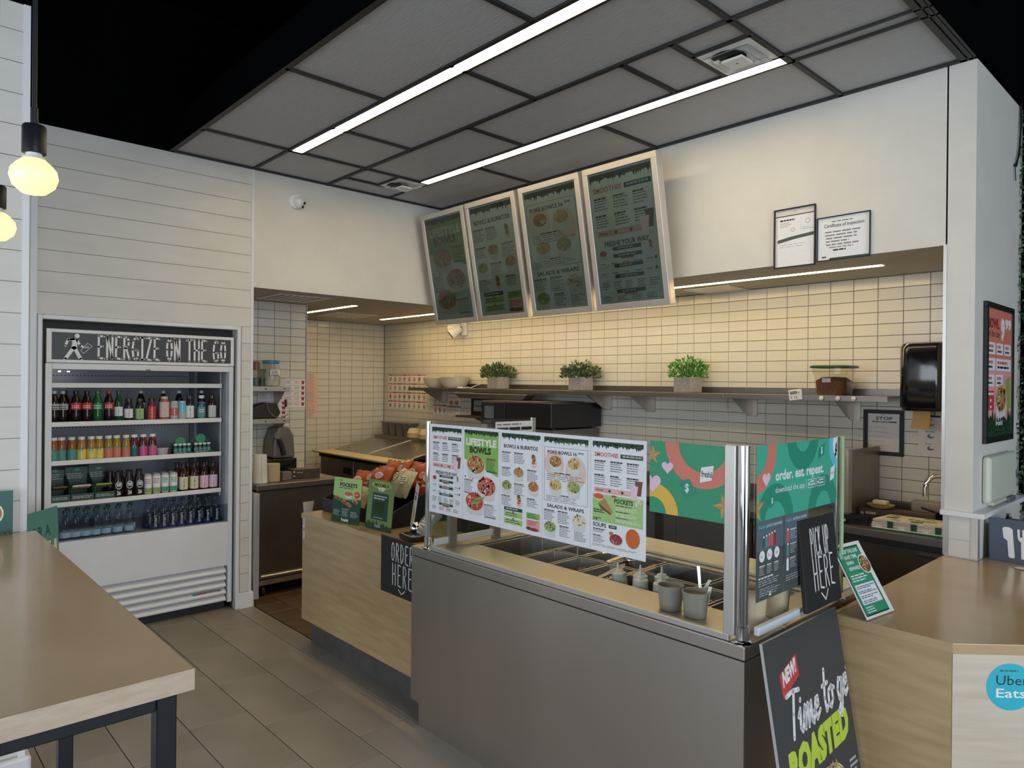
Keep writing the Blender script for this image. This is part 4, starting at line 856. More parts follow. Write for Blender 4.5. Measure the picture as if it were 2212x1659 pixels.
# cold well pans
PANM = mat('pan_steel', (.40, .39, .38), .25, 1.0, var=.05); 
def pan(x0, x1, y0, y1, label, food=None, deep=.10, level=.055):
    t = thing('food_pan', label, 'food pan', ((x0+x1)/2, (y0+y1)/2, .888), 'steel food pans in the cold well')
    z = .889; r = .010; m = MB()
    o = [(x0,y0),(x1,y0),(x1,y1),(x0,y1)]; i_ = [(x0+r,y0+r),(x1-r,y0+r),(x1-r,y1-r),(x0+r,y1-r)]; b = [(x0+.022,y0+.022),(x1-.022,y0+.022),(x1-.022,y1-.022),(x0+.022,y1-.022)]
    vs = [(x,y,z-.004) for x,y in o]+[(x,y,z) for x,y in o]+[(x,y,z) for x,y in i_]+[(x,y,z-deep) for x,y in b]+[(x,y,z-.006) for x,y in i_]+[(x,y,z-deep-.003) for x,y in b]
    fs = []
    for k in range(4):
        n = (k+1) % 4; fs += [(k,n,4+n,4+k),(4+k,4+n,8+n,8+k),(8+k,8+n,12+n,12+k),(n,k,16+k,16+n),(16+n,16+k,20+k,20+n)]
    fs += [(12,13,14,15),(23,22,21,20)]
    m.add(vs, fs); m.build('pan', PANM, t, bevel=.003)
    if food:
        c, kind = food; mb = MB(); zz = z-level; n = 150
        mb.box((x0+.02, y0+.02, zz-.01), (x1-.02, y1-.02, zz-.004), 0)
        for _ in range(n):
            x, y = random.uniform(x0+.03, x1-.03), random.uniform(y0+.03, y1-.03); u = 1-abs(x-(x0+x1)/2)/(x1-x0)*1.6; zq = zz+.02*max(0, u)*random.random()
            a = random.uniform(0, PI); l = random.uniform(.010, .022) if kind == 'shred' else random.uniform(.006, .011); d = Vector((math.cos(a), math.sin(a), random.uniform(-.3,.5)))*l; e = Vector((-math.sin(a), math.cos(a), .2))*(.003 if kind == 'shred' else .005)
            mb.slab((x, y, zq-.004), d, e, (0, 0, .004), random.randint(0, 1))
        mb.build('food', [ink(c[0]), ink(c[1])], t, kind='stuff')
    return t
pan(-2.775, -2.465, 2.365, 2.825, 'large empty steel pan at the left end of the cold well')
foods = {(0,0): None, (1,0): (('tan','brown'),'shred'), (2,0): (('cup2','lgrey'),'chunk'), (0,1): None, (1,1): None, (2,1): (('purple','heart'),'shred')}
cols = [(-2.455, -2.285), (-2.275, -2.105), (-2.095, -1.935)]
dl = {(0,0):'small dark steel pan nearest the large empty pan, front row', (1,0):'front steel pan of brown shredded protein with a spoon upright', (2,0):'front steel pan of grey dice left of the squeeze bottles', (0,1):'back row steel pan beside the large empty pan', (1,1):'back row middle steel pan with a tong across', (2,1):'back row steel pan of purple shredded onion'}
for (i, j), fd in foods.items(): pan(cols[i][0], cols[i][1], 2.365+.235*j, 2.59+.235*j, dl[(i,j)], fd)
pan(-1.925, -1.615, 2.365, 2.59, 'front steel pan holding the clear squeeze bottles', None, .135)
pan(-1.925, -1.615, 2.60, 2.825, 'back row steel pan behind the squeeze bottles')
pan(-1.605, -1.455, 2.365, 2.59, 'front steel pan behind the left clear deli tub', (('cream','corn'),'chunk')); pan(-1.445, -1.295, 2.365, 2.59, 'front steel pan at the right end of the cold well', (('avo','leaf2'),'chunk'))
pan(-1.605, -1.455, 2.60, 2.825, 'back row steel pan second from the right end'); pan(-1.445, -1.295, 2.60, 2.825, 'back row steel pan at the far right corner', (('rust','wine'),'chunk'))
# squeeze bottles
SQ = mat('squeeze_plastic', (.55, .57, .55), .25, var=.03, coat=.3)
def squeeze(x, y, label, sauce, tilt=0, zb=.757):
    t = thing('squeeze_bottle', label, 'bottle', (0,0,0), 'squeeze bottles in the cold well'); t['_o'] = (0,0,0)
    MB().lathe([(.030,0),(.033,.004),(.033,.075)], (0,0,0), 18).build('sauce', sauce, t)
    MB().lathe([(.033,.0755),(.033,.13),(.031,.143)], (0,0,0), 18).build('body', SQ, t)
    c = MB().lathe([(.032,.1435),(.032,.158),(.024,.163),(.020,.166),(.020,.170),(.008,.174),(.0055,.178),(.004,.203)], (0,0,0), 18).build('cap', SQ, t)
    t.location = (x, y, zb); t.rotation_euler = (0, tilt, .4)
s1 = mat('sauce_tan', (.30,.17,.08), .3); s2 = mat('sauce_brown', (.22,.075,.02), .3); s3 = mat('sauce_pale', (.38,.36,.26), .3); s4 = mat('sauce_grey', (.30,.32,.29), .3)
squeeze(-1.893, 2.430, 'squeeze bottle of tan sauce leaning at the left of the group', s1, -.12); squeeze(-1.820, 2.455, 'squeeze bottle of reddish brown sauce standing behind the leaning one', s2); squeeze(-1.782, 2.385+.02, 'squeeze bottle with a grey base in the middle front of the group', s1)
squeeze(-1.745, 2.505, 'squeeze bottle of pale sauce at the back of the group', s3); squeeze(-1.690, 2.420, 'squeeze bottle of greenish sauce at the right of the group', s4)
# deli tubs on the ledge
def tub(x, y, r, h, label, c, z=zd):
    t = thing('deli_tub', label, 'tub', (x, y, z), 'deli tubs on the steel ledge')
    MB().lathe([(r*.84,.0005),(r*.86,.004),(r,h),(r*1.04,h),(r*1.04,h+.005),(r*.97,h+.005),(r*.84,.008),(1e-6,.008)], (x,y,z), 24).build('tub', mat('clear_tub', (.36,.335,.29), .25, var=.03), t)
    MB().lathe([(r*.83,.012),(r*.95,h*.86)], (x,y,z), 20).build('contents', c, t)
TUBC = mat('tub_contents', (.27,.235,.175), .5, var=.1, scale=60)
tub(-1.508, 2.222, .047, .085, 'left clear deli tub of spice on the front ledge', TUBC); tub(-1.402, 2.222, .047, .085, 'right clear deli tub of spice on the front ledge', TUBC)
for i, (x, y, tx, ty, l) in enumerate(((-1.46, 2.30, .05, .03, 'white plastic spoon in the left deli tub'), (-1.375, 2.235, .012, .02, 'white plastic spoon in the right deli tub'), (-1.53, 2.47, -.03, .02, 'long steel spoon leaning in the front pan behind the tubs'), (-1.345, 2.46, -.02, .01, 'thin steel spoon upright in the end pan'))):
    o = MB().slab((x-.006, y, .90 if i < 2 else .84), (.012, .003, 0), (tx, ty, .105 if i < 2 else .16), (0, .002, 0)).lathe([(1e-5,0),(.012,.004),(1e-5,.008)], (x, y, .90 if i < 2 else .84), 10).build('spoon', WHITEPL if i < 2 else STEELB); tag(o, l, 'spoon')
o = MB().slab((-2.19, 2.46, .84), (.008, 0, 0), (0, .004, .13), (0, .002, 0)).build('spoon', STEELB); tag(o, 'pale spoon handle standing upright in the brown shredded protein', 'spoon')
for i, (x, y, d, l) in enumerate(((-2.33, 2.70, (.14, .10, .035), 'steel tong lying across the back row pans at the left'), (-2.17, 2.66, (.08, .11, .05), 'steel tong leaning in the middle back pan'), (-2.02, 2.42, (.07, .10, .055), 'steel tong leaning out of the grey dice pan'), (-1.95, 2.48, (.09, .15, .05), 'bamboo tong beside the squeeze bottles'))):
    o = MB().slab((x, y, .868), d, (-.012, .009, .002), (0, 0, .003)).slab((x+.012, y-.008, .868), (d[0]*1.02, d[1]*.9, d[2]*.9), (-.012, .009, .002), (0, 0, .003)).build('tong', STEELB if i < 3 else ink('tan')); tag(o, l, 'tongs')
tag(MB().sphere((-2.06, 2.70, .893), .024, 16).build('measuring_scoop', CHROME), 'round shiny steel scoop beside the purple onion', 'scoop')
# paper cups inside the right glass
KRAFT = mat('kraft_cup', (.60,.50,.36), .6, var=.03)
for i, (x, y, r, h) in enumerate(((-1.205, 2.262, .052, .135), (-1.212, 2.455, .050, .125))):
    t = thing('kraft_cup', '%s kraft paper bowl cup behind the juice posters' % ('front','rear')[i], 'cup', (x, y, zd), 'kraft cups behind the right glass')
    MB().lathe([(r*.8,.0005),(r,h),(r*1.05,h),(r*1.05,h+.006),(r*.95,h+.006),(r*.77,.006),(1e-6,.006)], (x,y,zd), 22).build('cup', KRAFT, t)
# PICK UP HERE board
t = thing('pickup_sign', 'black PICK UP HERE board leaning on the right side glass', 'sign', (-1.09, 2.55, zd))
O = Vector((-1.085, 2.43, zd+.038)); U = Vector((0, 0.29, 0)); V = Vector((-.030, -.012, .322)); N = U.cross(V).normalized()
MB().slab(O-N*.016, U, V, N*.016).build('board', BLACKMT, t, bevel=.002)
k = Ink(); k.hand('PICK UP', .075, .185, .225, .285, .0062, 'white', 1, .35, {'I': .35}); k.hand('HERE', .075, .065, .245, .180, .0068, 'white', 1, .4); k.line([(.125,.05),(.155,.022),(.18,.055)], .006, 'white', 1)
k.build('lettering', t, O, U, V, lift=.0004)
MB().box((-1.128, 2.47, zd+.0005), (-1.060, 2.70, zd+.036)).build('stand', CLEARPL, t)
# ------------------------------------------------------------------ wood till counter
K = thing('till_counter', 'maple till counter with a grey toe kick left of the steel serving counter', 'counter', (-3.65, 2.45, 0))
yW = 2.145
MB().box((-4.318, yW, 0.172), (-2.979, yW+.02, 0.832)).build('front_panel', WOOD, K)
MB().box((-4.318, yW+.02, 0.172), (-4.30, 2.78, 0.832)).build('side_panel', BLACKM, K)
MB().box((-4.325, yW-.006, 0.8325), (-2.981, 2.80, 0.866)).build('worktop', WTOP, K, bevel=.003)
MB().box((-4.31, 2.212, 0.0), (-2.98, 2.76, 0.1715)).build('toe_kick', mat('grey_toe_kick', (.085,.080,.076), .6, var=.12, scale=12), K)
MB().extr([(-4.327, 2.16, .83), (-4.327, 2.21, .83), (-4.345, 2.24, .93), (-4.345, 2.16, .93)], (.002, 0, 0)).build('end_flange', ALU, K)
k = Ink(); k.rect(0, 0, .028, .13, 'paper', 0); k.rect(.007, .045, .021, .072, 'red', 1); k.greek(.006, .12, .022, 4, 'steelblue', .009, 1, .6); k.greek(.006, .035, .022, 3, 'grey', .010, 1, .5)
k.build('sticker', K, (-4.312, yW, .70), (1,0,0), (0,0,1))
# ORDER HERE sign hung on the front
t = thing('order_sign', 'black ORDER HERE board hung on the maple till counter front', 'sign', (-3.15, yW-.012, .6))
O = Vector((-3.352, yW-.010, .575)); U = Vector((.368, 0, 0)); V = Vector((0, 0, .308)); 
MB().slab(O, U, V, (0, .009, 0)).build('board', BLACKMT, t, bevel=.0015)
k = Ink(); k.hand('ORDER', .105, .185, .31, .285, .0062, 'white', 1, .4); k.hand('HERE', .115, .055, .30, .172, .0064, 'white', 1, .5); k.line([(.175,.040),(.205,.018),(.235,.042)], .0055, 'white', 1)
k.build('lettering', t, O, U, V, lift=.0005)
# ================================================================== KITCHEN
# long steel shelf on the back wall with gusset brackets
SY = 4.555
def wall_shelf(x0, x1, label, brk, z=1.672):
    t = thing('wall_shelf', label, 'shelf', ((x0+x1)/2, 4.7, z), 'steel wall shelves along the tiled back wall')
    MB().box((x0, SY, z-.004), (x1, 4.874, z)).box((x0, SY, z-.034), (x1, SY+.004, z-.004)).box((x0, 4.868, z), (x1, 4.874, z+.045)).build('shelf_board', STEELD, t, bevel=.001, seg=1)
    for x in brk:
        MB().extr([(x-.006, 4.58, z-.0345), (x-.006, 4.868, z-.0345), (x-.006, 4.868, z-.17), (x-.006, 4.80, z-.155)], (.012, 0, 0)).box((x-.045, 4.868, z-.17), (x+.045, 4.874, z-.0345)).build('bracket', STEEL, t)
    return t
wall_shelf(-6.62, -4.55, 'left length of steel wall shelf carrying bowls and the first plant', (-6.36, -5.5))
wall_shelf(-4.545, -2.66, 'middle length of steel wall shelf carrying two potted plants', (-3.98, -3.52))
wall_shelf(-2.655, -1.56, 'right length of steel wall shelf with white knobs and a timer', (-2.61, -1.88))
for i, x in enumerate((-1.955, -1.85, -1.755)):
    o = MB().lathe([(.012,0),(.015,.006),(.014,.012),(1e-5,.017)], (x, SY-.0005, 1.655), 16, axis=(0,-1,0)).build('magnet_knob', WHITEPL); tag(o, '%s white magnet knob from the left on the right shelf edge' % ORD[i], 'magnet', 'white magnet knobs')
t = thing('kitchen_timer', 'white digital timer stuck askew on the right shelf edge', 'timer', (-2.13, SY, 1.655))
O = Vector((-2.165, SY-.001, 1.632)); U = Vector((.088, 0, .012)); V = Vector((-.010, 0, .07)); MB().slab(O-Vector((0,.014,0)), U, V, (0,.013,0)).build('case', WHITEPL, t, bevel=.003)
k = Ink(); k.rect(.012,.040,.060,.060,'grey',1); k.text('12', .040,.010,.058,.028,'black',1,.02); k.text('0', .014,.010,.022,.028,'black',1,.02); k.rect(.064,.045,.075,.052,'grey',1); k.build('face_print', t, O-Vector((0,.0142,0)), U, V)
# bowls, cable, plants, container on the shelf
ZS = 1.6725
def bowl(x, y, r, h, label, m, grp, z=ZS, n=28):
    t = thing('mixing_bowl', label, 'bowl', (x, y, z), grp)
    MB().lathe([(r*.62,.0003),(r*.88,h*.35),(r*.98,h),(r*1.03,h),(r*1.03,h+.006),(r*.94,h+.004),(r*.84,h*.36),(r*.55,.010),(1e-5,.008)], (x,y,z), n).build('bowl', m, t)
BOWLM = mat('cream_melamine', (.66,.60,.48), .3, var=.02)
bowl(-6.27, 4.70, .155, .105, 'left cream bowl on the shelf near the product posters', BOWLM, 'cream bowls on the shelf'); bowl(-5.945, 4.69, .160, .115, 'right cream bowl on the shelf left of the first plant', BOWLM, 'cream bowls on the shelf')
o = MB().tube([(-5.78,4.62,ZS+.004),(-5.72,4.63,ZS+.004),(-5.68,4.66,ZS+.012),(-5.63,4.65,ZS+.004),(-5.60,4.70,ZS+.03),(-5.585,4.78,ZS+.055)], .004, 6).box((-5.79,4.60,ZS),(-5.735,4.63,ZS+.018)).build('white_cable', WHITEPL); tag(o, 'short white cable with a plug lying beside the right bowl', 'cable')
tag(MB().box((-6.40,4.58,ZS),(-6.345,4.60,ZS+.022)).build('price_tag', WHITEPL, bevel=.001), 'small white tag on the shelf in front of the left bowl', 'tag')
CONC = mat('grey_concrete', (.33,.30,.275), .8, var=.12, scale=45, bump=.2)
def leaf_cloud(c, rx, rz, n, size, rnd, outline=1.0):
    mb = MB(); 
    for i in range(n):
        a = rnd.uniform(0, 2*PI); u = rnd.random()**.5; hgt = rnd.random()
        p = Vector((c[0]+rx*u*math.cos(a), c[1]+rx*u*math.sin(a), c[2]+rz*hgt*(1-.45*u*u)))
        out = Vector((math.cos(a)*u, math.sin(a)*u, .35+.6*rnd.random())).normalized(); s = out.cross(Vector((rnd.uniform(-1,1), rnd.uniform(-1,1), rnd.uniform(-1,1)))).normalized()
        L = size*rnd.uniform(.7,1.3); w = L*.30; nn = out.cross(s)*L*.12
        mb.add([p, p+out*L*.5+s*w+nn, p+out*L, p+out*L*.5-s*w+nn], [(0,1,2),(0,2,3)], rnd.choice((0,0,1,2)))
    return mb
def plant(x, y, label, cols, style, seed):
    t = thing('potted_plant', label, 'plant', (x, y, ZS), 'potted plants on the long shelf'); r = random.Random(seed)
    MB().prism([(x-.078,y-.078),(x+.078,y-.078),(x+.078,y+.078),(x-.078,y+.078)], ZS+.0005, ZS+.118).build('pot', CONC, t, bevel=.006)
    st = MB()
    for i in range(16 if style else 12):
        a = 2*PI*i/14+r.random(); ru = r.uniform(.02,.10); st.tube([(x+.3*ru*math.cos(a),y+.3*ru*math.sin(a),ZS+.115),(x+ru*math.cos(a),y+ru*math.sin(a),ZS+.19+.05*r.random())], .002, 5)
    st.build('stems', ink('leaf2'), t, kind='stuff')
    ms = [mat('leaf_%s_%d' % (style, i), c, .5, var=.12, scale=30) for i, c in enumerate(cols)]
    leaf_cloud((x, y, ZS+.105), .165 if style != 'fern' else .145, .145 if style != 'fern' else .165, 620, .034 if style != 'fern' else .026, r).build('foliage', ms, t, kind='stuff')
plant(-5.245, 4.69, 'first potted plant from the left, dark spiky leaves, on the shelf', [(.06,.11,.045),(.10,.15,.06),(.19,.23,.11)], 'spiky', 3)
plant(-4.145, 4.69, 'middle potted plant with grey-green leaves on the shelf', [(.055,.10,.045),(.11,.16,.07),(.22,.26,.14)], 'grey', 5)
plant(-3.045, 4.69, 'right potted plant with fresh green curly leaves on the shelf', [(.06,.22,.03),(.10,.32,.05),(.20,.42,.09)], 'fern', 9)
t = thing('food_storage_tub', 'square clear food tub with a green lid half full of brown grain', 'container', (-1.93, 4.68, ZS))
MB().lathe([(.088,.0005),(.092,.004),(.102,.135),(.112,.137),(.114,.178)], (-1.93,4.68,ZS), 24, sq=6).build('tub', glassmat('tub_clear', (.90,.88,.82), 1.4, .06), t)
MB().lathe([(.085,.006),(.094,.095),(.06,.118),(1e-5,.122)], (-1.93,4.68,ZS), 24, sq=6).build('grain', mat('brown_grain', (.20,.085,.035), .8, col2=(.10,.04,.018), scale=90), t)
MB().lathe([(.121,.178),(.124,.183),(.124,.190),(.11,.196)], (-1.93,4.68,ZS), 24, sq=6).build('lid', mat('green_lid', (.03,.12,.045), .4), t)
MB().box((-1.965,4.578,ZS+.085),(-1.91,4.580,ZS+.112)).build('tape_label', ink('lgrey'), t)
# emergency twin lamp, on the tile wall below the boards
t = thing('emergency_light', 'white twin-head emergency lamp on the tiles below the leftmost menu board', 'lamp', (-6.0, 4.86, 2.30))
MB().box((-6.03, 4.845, 2.25), (-5.955, 4.8745, 2.40)).build('back_plate', WHITEPL, t, bevel=.004)
for nm, a, b, r in (('head', (-6.02,4.82,2.33), (-6.075,4.73,2.25), .058), ('head', (-6.03,4.83,2.35), (-6.16,4.78,2.33), .045)):
    a, b = Vector(a), Vector(b); h = MB().cyl(a, b, r*.75, 18, r2=r).build(nm, WHITEPL, t); d = (b-a).normalized(); MB().cyl(b, b+d*.003, r*.86, 18).build('lens', BLACKPL, h)
MB().tube([(-5.99,4.85,2.36),(-6.02,4.80,2.36),(-6.05,4.79,2.34)], .009, 8).build('bracket', WHITEPL, t)
# dome camera on the bulkhead
t = thing('dome_camera', 'white turret security camera high on the wall left of the menu boards', 'camera', (-5.2995, 2.545, 3.165))
MB().lathe([(.062,0),(.062,.010),(.056,.022),(.045,.026)], (-5.2995,2.545,3.165), 28, axis=(1,0,0)).build('base', WHITEPL, t)
MB().sphere((-5.262,2.56,3.155), .043, 20).build('ball', WHITEPL, t)
d = Vector((.75,.45,-.48)).normalized(); c0 = Vector((-5.262,2.56,3.155))
MB().cyl(c0+d*.028, c0+d*.045, .033, 20).build('face', WHITEPL, t); s = d.orthogonal().normalized()
s = d.cross(Vector((0.3,0.2,1))).normalized(); u = s.cross(d)
for sg in (-1, 1): MB().cyl(c0+d*.0445+u*.016*sg-s*.004, c0+d*.0475+u*.016*sg-s*.004, .0125, 14).build('lens', BLACKPL, t)
# posters on the tiles
def poster(label, O, U, V, w, h, fn, cat='poster', grp=None, bg='paper', frame=None, name='wall_poster'):
    O, U, V = Vector(O), Vector(U), Vector(V); N = U.cross(V); t = thing(name, label, cat, tuple(O+U*w/2), grp)
    if frame:
        m = MB(); b = frame[0]; m.slab(O-U*b-V*b, U*(w+2*b), V*b, N*.014).slab(O-U*b+V*h, U*(w+2*b), V*b, N*.014).slab(O-U*b, U*b, V*h, N*.014).slab(O+U*w, U*b, V*h, N*.014); m.build('frame', frame[1], t, bevel=.002)
    MB().slab(O, U*w, V*h, N*.002).build('sheet', ink(bg), t)
    k = Ink(); fn(k, w, h); k.build('print', t, O+N*.0021, U, V, eps=.00015, lift=.0002); return t
def grid_pics(nc, nr, pad=.01):
    def fn(k, w, h):
        for j in range(nr):
            for i in range(nc):
                x, y = w*i/nc, h*(nr-1-j)/nr; cw, ch = w/nc, h/nr
                k.rect(x+.003, y+ch*.80, x+cw*.97, y+ch*.93, 'coral' if (i+j) % 3 else 'wine', 1); k.ell(x+cw/2, y+ch*.42, cw*.22, ch*.24, random.choice(('wine','brown','grey','rust')), 1, 12); k.ell(x+cw/2, y+ch*.45, cw*.12, ch*.13, random.choice(('tan','rose','cream')), 2, 10); k.greek(x+.006, y+ch*.14, x+cw*.9, 2, 'grey', ch*.06, 1, .4)
    return fn
BY = 4.8755; XW = (1,0,0); YW = (0,1,0); ZW = (0,0,1)
poster('large chart of product photos on the tiles left of the shelf', (-7.52,BY,1.40), XW, ZW, .82, .43, grid_pics(8, 4), grp='product charts on the back wall')
poster('small red headed chart below the left shelf bracket', (-6.57,BY,1.36), XW, ZW, .25, .25, grid_pics(3, 2), grp='product charts on the back wall')
poster('small chart with two bowl photos beside the red headed chart', (-6.30,BY,1.36), XW, ZW, .23, .24, lambda k,w,h: (k.rect(0,h*.8,w,h*.9,'rose',1), k.ell(w*.27,h*.6,w*.16,h*.11,'tan',1), k.ell(w*.7,h*.6,w*.16,h*.11,'tan',1), k.rect(0,h*.38,w,h*.46,'grey',1), k.greek(w*.05,h*.3,w*.9,3,'lgrey',h*.08,1)), grp='product charts on the back wall')
XS = -7.6235
poster('tall pink typed sheet on the side tiles next to the stub wall', (XS,3.80,1.315), YW, ZW, .155, .515, lambda k,w,h: [k.greek(w*.04,h*(.97-.2*i),w*.95,14,'coral' if i % 2 else 'grey',h*.0135,1,.35,'wine') for i in range(5)], bg='rose')
XT = -6.1435
def cupchart(k, w, h):
    for j in range(5):
        y = h*(.02+.19*j); k.rect(0,y+h*.165,w,y+h*.175,'grey',1); k.greek(w*.03,y+h*.15,w*.4,6,'wine',h*.022,1,.4); k.rect(w*.45,y+h*.03,w*.70,y+h*.14,'rose',1); k.poly([(w*.80,y+h*.14),(w*.83,y+h*.02),(w*.93,y+h*.02),(w*.96,y+h*.14)],'wine',1)
poster('upper recipe chart with cup pictures on the tiled stub wall', (XT,2.862,1.49), YW, ZW, .205, .265, cupchart, grp='recipe charts on the stub wall')
poster('lower recipe chart with cup pictures behind the blender shelf', (XT,2.625,1.33), YW, ZW, .262, .23, cupchart, grp='recipe charts on the stub wall')
poster('recipe chart behind the small steel shelf bracket', (XT,2.62,1.562), YW, ZW, .235, .07, cupchart, grp='recipe charts on the stub wall')
def stop(k, w, h):
    k.greek(w*.4,h*.97,w*.6,1,'grey',h*.03,1); k.text('STOP', w*.25,h*.83,w*.78,h*.92,'dgreen',2,.03); k.rect(w*.14,h*.765,w*.9,h*.80,'dgreen',2); k.greek(w*.2,h*.793,w*.85,1,'lgrey',h*.03,3,.5)
    for i in range(5): k.rect(w*.18,h*(.62-.12*i),w*(.62+.07*(i%3)),h*(.625-.12*i),'grey',1); k.ell(w*.08,h*(.63-.12*i),w*.03,w*.03,'lgrey',1,12); k.greek(w*.18,h*(.65-.12*i),w*.6,1,'lgrey',h*.02,1)
poster('black framed STOP notice under the right end of the long shelf', (-1.788,BY,1.312), XW, ZW, .195, .245, stop, cat='notice', frame=(.025, BLACKMT), name='framed_notice', bg='card')
def handwash(k, w, h):
    k.greek(w*.1,h*.95,w*.95,1,'black',h*.06,1,.7)
    for i in range(2):
        for j in range(3): x,y=w*(.28+.46*i),h*(.75-.28*j); k.greek(x-w*.12,y+h*.11,x+w*.1,1,'black',h*.03,1); k.ell(x,y,w*.08,h*.05,'rust' if j==0 else 'slateb',1,12); k.ell(x+w*.03,y+h*.02,w*.05,h*.03,'card',2,10)
poster('white handwashing notice behind the black towel dispenser', (-1.487,BY,1.30), XW, ZW, .25, .27, handwash, cat='notice', name='wall_notice', bg='card')
# black towel dispenser
t = thing('towel_dispenser', 'black paper towel dispenser on the tiles beside the pier', 'dispenser', (-1.41, 4.876, 1.58))
x0, x1, y0, y1 = -1.545, -1.275, 4.66, 4.8755
pts = []
for sx, sy, a0 in ((x1-.05, y0+.05, -90), (x0+.05, y0+.05, 180)):
    pass
pr = [(x1, y1)]+[(x1-.07+.07*math.cos(a), y0+.07+.07*math.sin(a)) for a in [-PI/12*i for i in range(7)]]+[(x0+.07-.07*math.sin(a+PI/2-PI/2) if False else x0+.07+.07*math.cos(-PI/2-PI/12*i), y0+.07+.07*math.sin(-PI/2-PI/12*i)) for i in range(7)]+[(x0, y1)]
cx = (x0+x1)/2; m = MB(); n = len(pr); lev = [(1.585,.86),(1.592,.94),(1.615,1.0),(1.97,1.0),(1.995,.95),(2.004,.85)]
vs = [(cx+(x-cx)*s, y1+(y-y1)*s, z) for z, s in lev for x, y in pr]
m.add(vs, [tuple(range(n-1,-1,-1)), tuple(range((len(lev)-1)*n, len(lev)*n))]+[(j*n+i, j*n+(i+1)%n, (j+1)*n+(i+1)%n, (j+1)*n+i) for j in range(len(lev)-1) for i in range(n)], 0, True)
m.build('housing', mat('gloss_black', (.006,.006,.009), .12, coat=.6, var=.05), t)
MB().add([(-1.47,4.72,1.59),(-1.375,4.72,1.59),(-1.375,4.715,1.52),(-1.38,4.71,1.475),(-1.48,4.70,1.48),(-1.472,4.715,1.53)], [(0,1,2,5),(5,2,3,4)]).extr([(-1.47,4.722,1.59),(-1.375,4.722,1.59),(-1.375,4.717,1.52),(-1.38,4.712,1.475),(-1.48,4.702,1.48),(-1.472,4.717,1.53)], (0,.001,0)).build('paper_towel', mat('brown_towel', (.47,.29,.12), .8, var=.05), t)
MB().box((-1.375,4.72,1.56),(-1.352,4.74,1.586)).build('knob', BLACKPL, t, bevel=.004)
# back counter along the tiled wall
t = thing('back_counter', 'dark steel back counter with cupboards below the tiled back wall', 'counter', (-3.0, 4.55, 0))
X0 = -5.75
MB().box((X0, 4.235, .872), (-1.109, 4.8745, .915)).box((X0, 4.862, .915), (-1.109, 4.8745, 1.0)).build('worktop', STEELD, t, bevel=.003)
MB().box((X0, 4.275, .10), (-1.109, 4.87, .870)).build('carcass', mat('dark_cabinet', (.035,.03,.027), .5, var=.1), t)
n = 8; w = (-1.109-X0)/n
for i in range(n):
    d = MB().box((X0+w*i+.004, 4.258, .13), (X0+w*(i+1)-.004, 4.274, .835)).build('door', mat('dark_cabinet_door', (.055,.047,.042), .4, var=.1), t, bevel=.002)
    MB().box((X0+w*(i+1)-.19, 4.244, .818), (X0+w*(i+1)-.06, 4.258, .826)).build('handle', STEELB, d)
# steel side panel and cling film roll, right end
tag(MB().box((-1.73, 4.42, .9155), (-1.71, 4.8615, 1.345)).build('steel_divider', mat('dull_divider', (.30,.27,.24), .4, .8, var=.05)), 'upright dull steel divider at the end of the back counter', 'panel')
t = thing('wrap_roll', 'tall wrapped bag of clear cups standing against the steel divider', 'cups', (-1.80, 4.60, .9155))
MB().lathe([(.055,.0005),(.058,.02),(.056,.12),(.059,.2),(.056,.3),(.058,.40),(.052,.425)], (-1.80,4.60,.9155), 18).build('cup_stack', mat('pale_plastic_sleeve', (.50,.46,.40), .18, var=.06, scale=20), t)
MB().lathe([(.060,.0008),(.062,.22),(.060,.43)], (-1.80,4.60,.9155), 18).build('sleeve', CLEARPL, t)
MB().box((-1.753,4.545,.93),(-1.742,4.56,1.32)).build('sleeve_fold', WHITEPL, t)
t = thing('film_box', 'long brown film box on the back counter below the STOP notice', 'box', (-1.6, 4.56, .9155)); O = Vector((-1.70,4.50,.9155)); U = Vector((.40,.06,0)); V = Vector((-.02,.09,0))
MB().slab(O, U, V, (0,0,.075)).build('carton', mat('brown_carton', (.055,.03,.018), .5, var=.1), t, bevel=.002)
k = Ink(); k.ell(.02,.045,.010,.010,'lgrey',1,12); k.greek(.04,.056,.12,1,'lgrey',.022,1,.7); k.build('print', t, O, U, (0,0,1))
t = thing('yellow_dish', 'small yellow dish holding a sponge on top of the film box', 'dish', (-1.60, 4.58, .991)); MB().lathe([(.05,.0005),(.075,.022),(.078,.022),(.07,.010),(1e-5,.006)], (-1.60,4.58,.991), 20).build('dish', mat('dull_yellow', (.35,.27,.08), .5, var=.05), t)
tag(MB().box((-1.645,4.56,1.0145),(-1.56,4.61,1.038)).build('sponge', ink('cream'), bevel=.008), 'cream sponge resting on the yellow dish', 'sponge')
t = thing('tape_dispenser', 'black tape dispenser near the front edge of the back counter', 'dispenser', (-1.66, 4.34, .9155)); O = Vector((-1.735,4.30,.9155)); U = Vector((.15,.05,0)); V = Vector((-.02,.06,0))
MB().slab(O, U, V, (0,0,.030)).slab(O+U*.1, U*.25, V, (0,0,.055)).slab(O+U*.75, U*.25, V, (0,0,.05)).slab(O+U*.35, U*.4, V*.15, (0,0,.055)).slab(O+U*.35+V*.85, U*.4, V*.15, (0,0,.055)).build('body', BLACKPL, t, bevel=.002)
k = Ink(); k.rect(.02,.012,.035,.028,'lgrey',1); k.build('tag', t, O, U, (0,0,1))
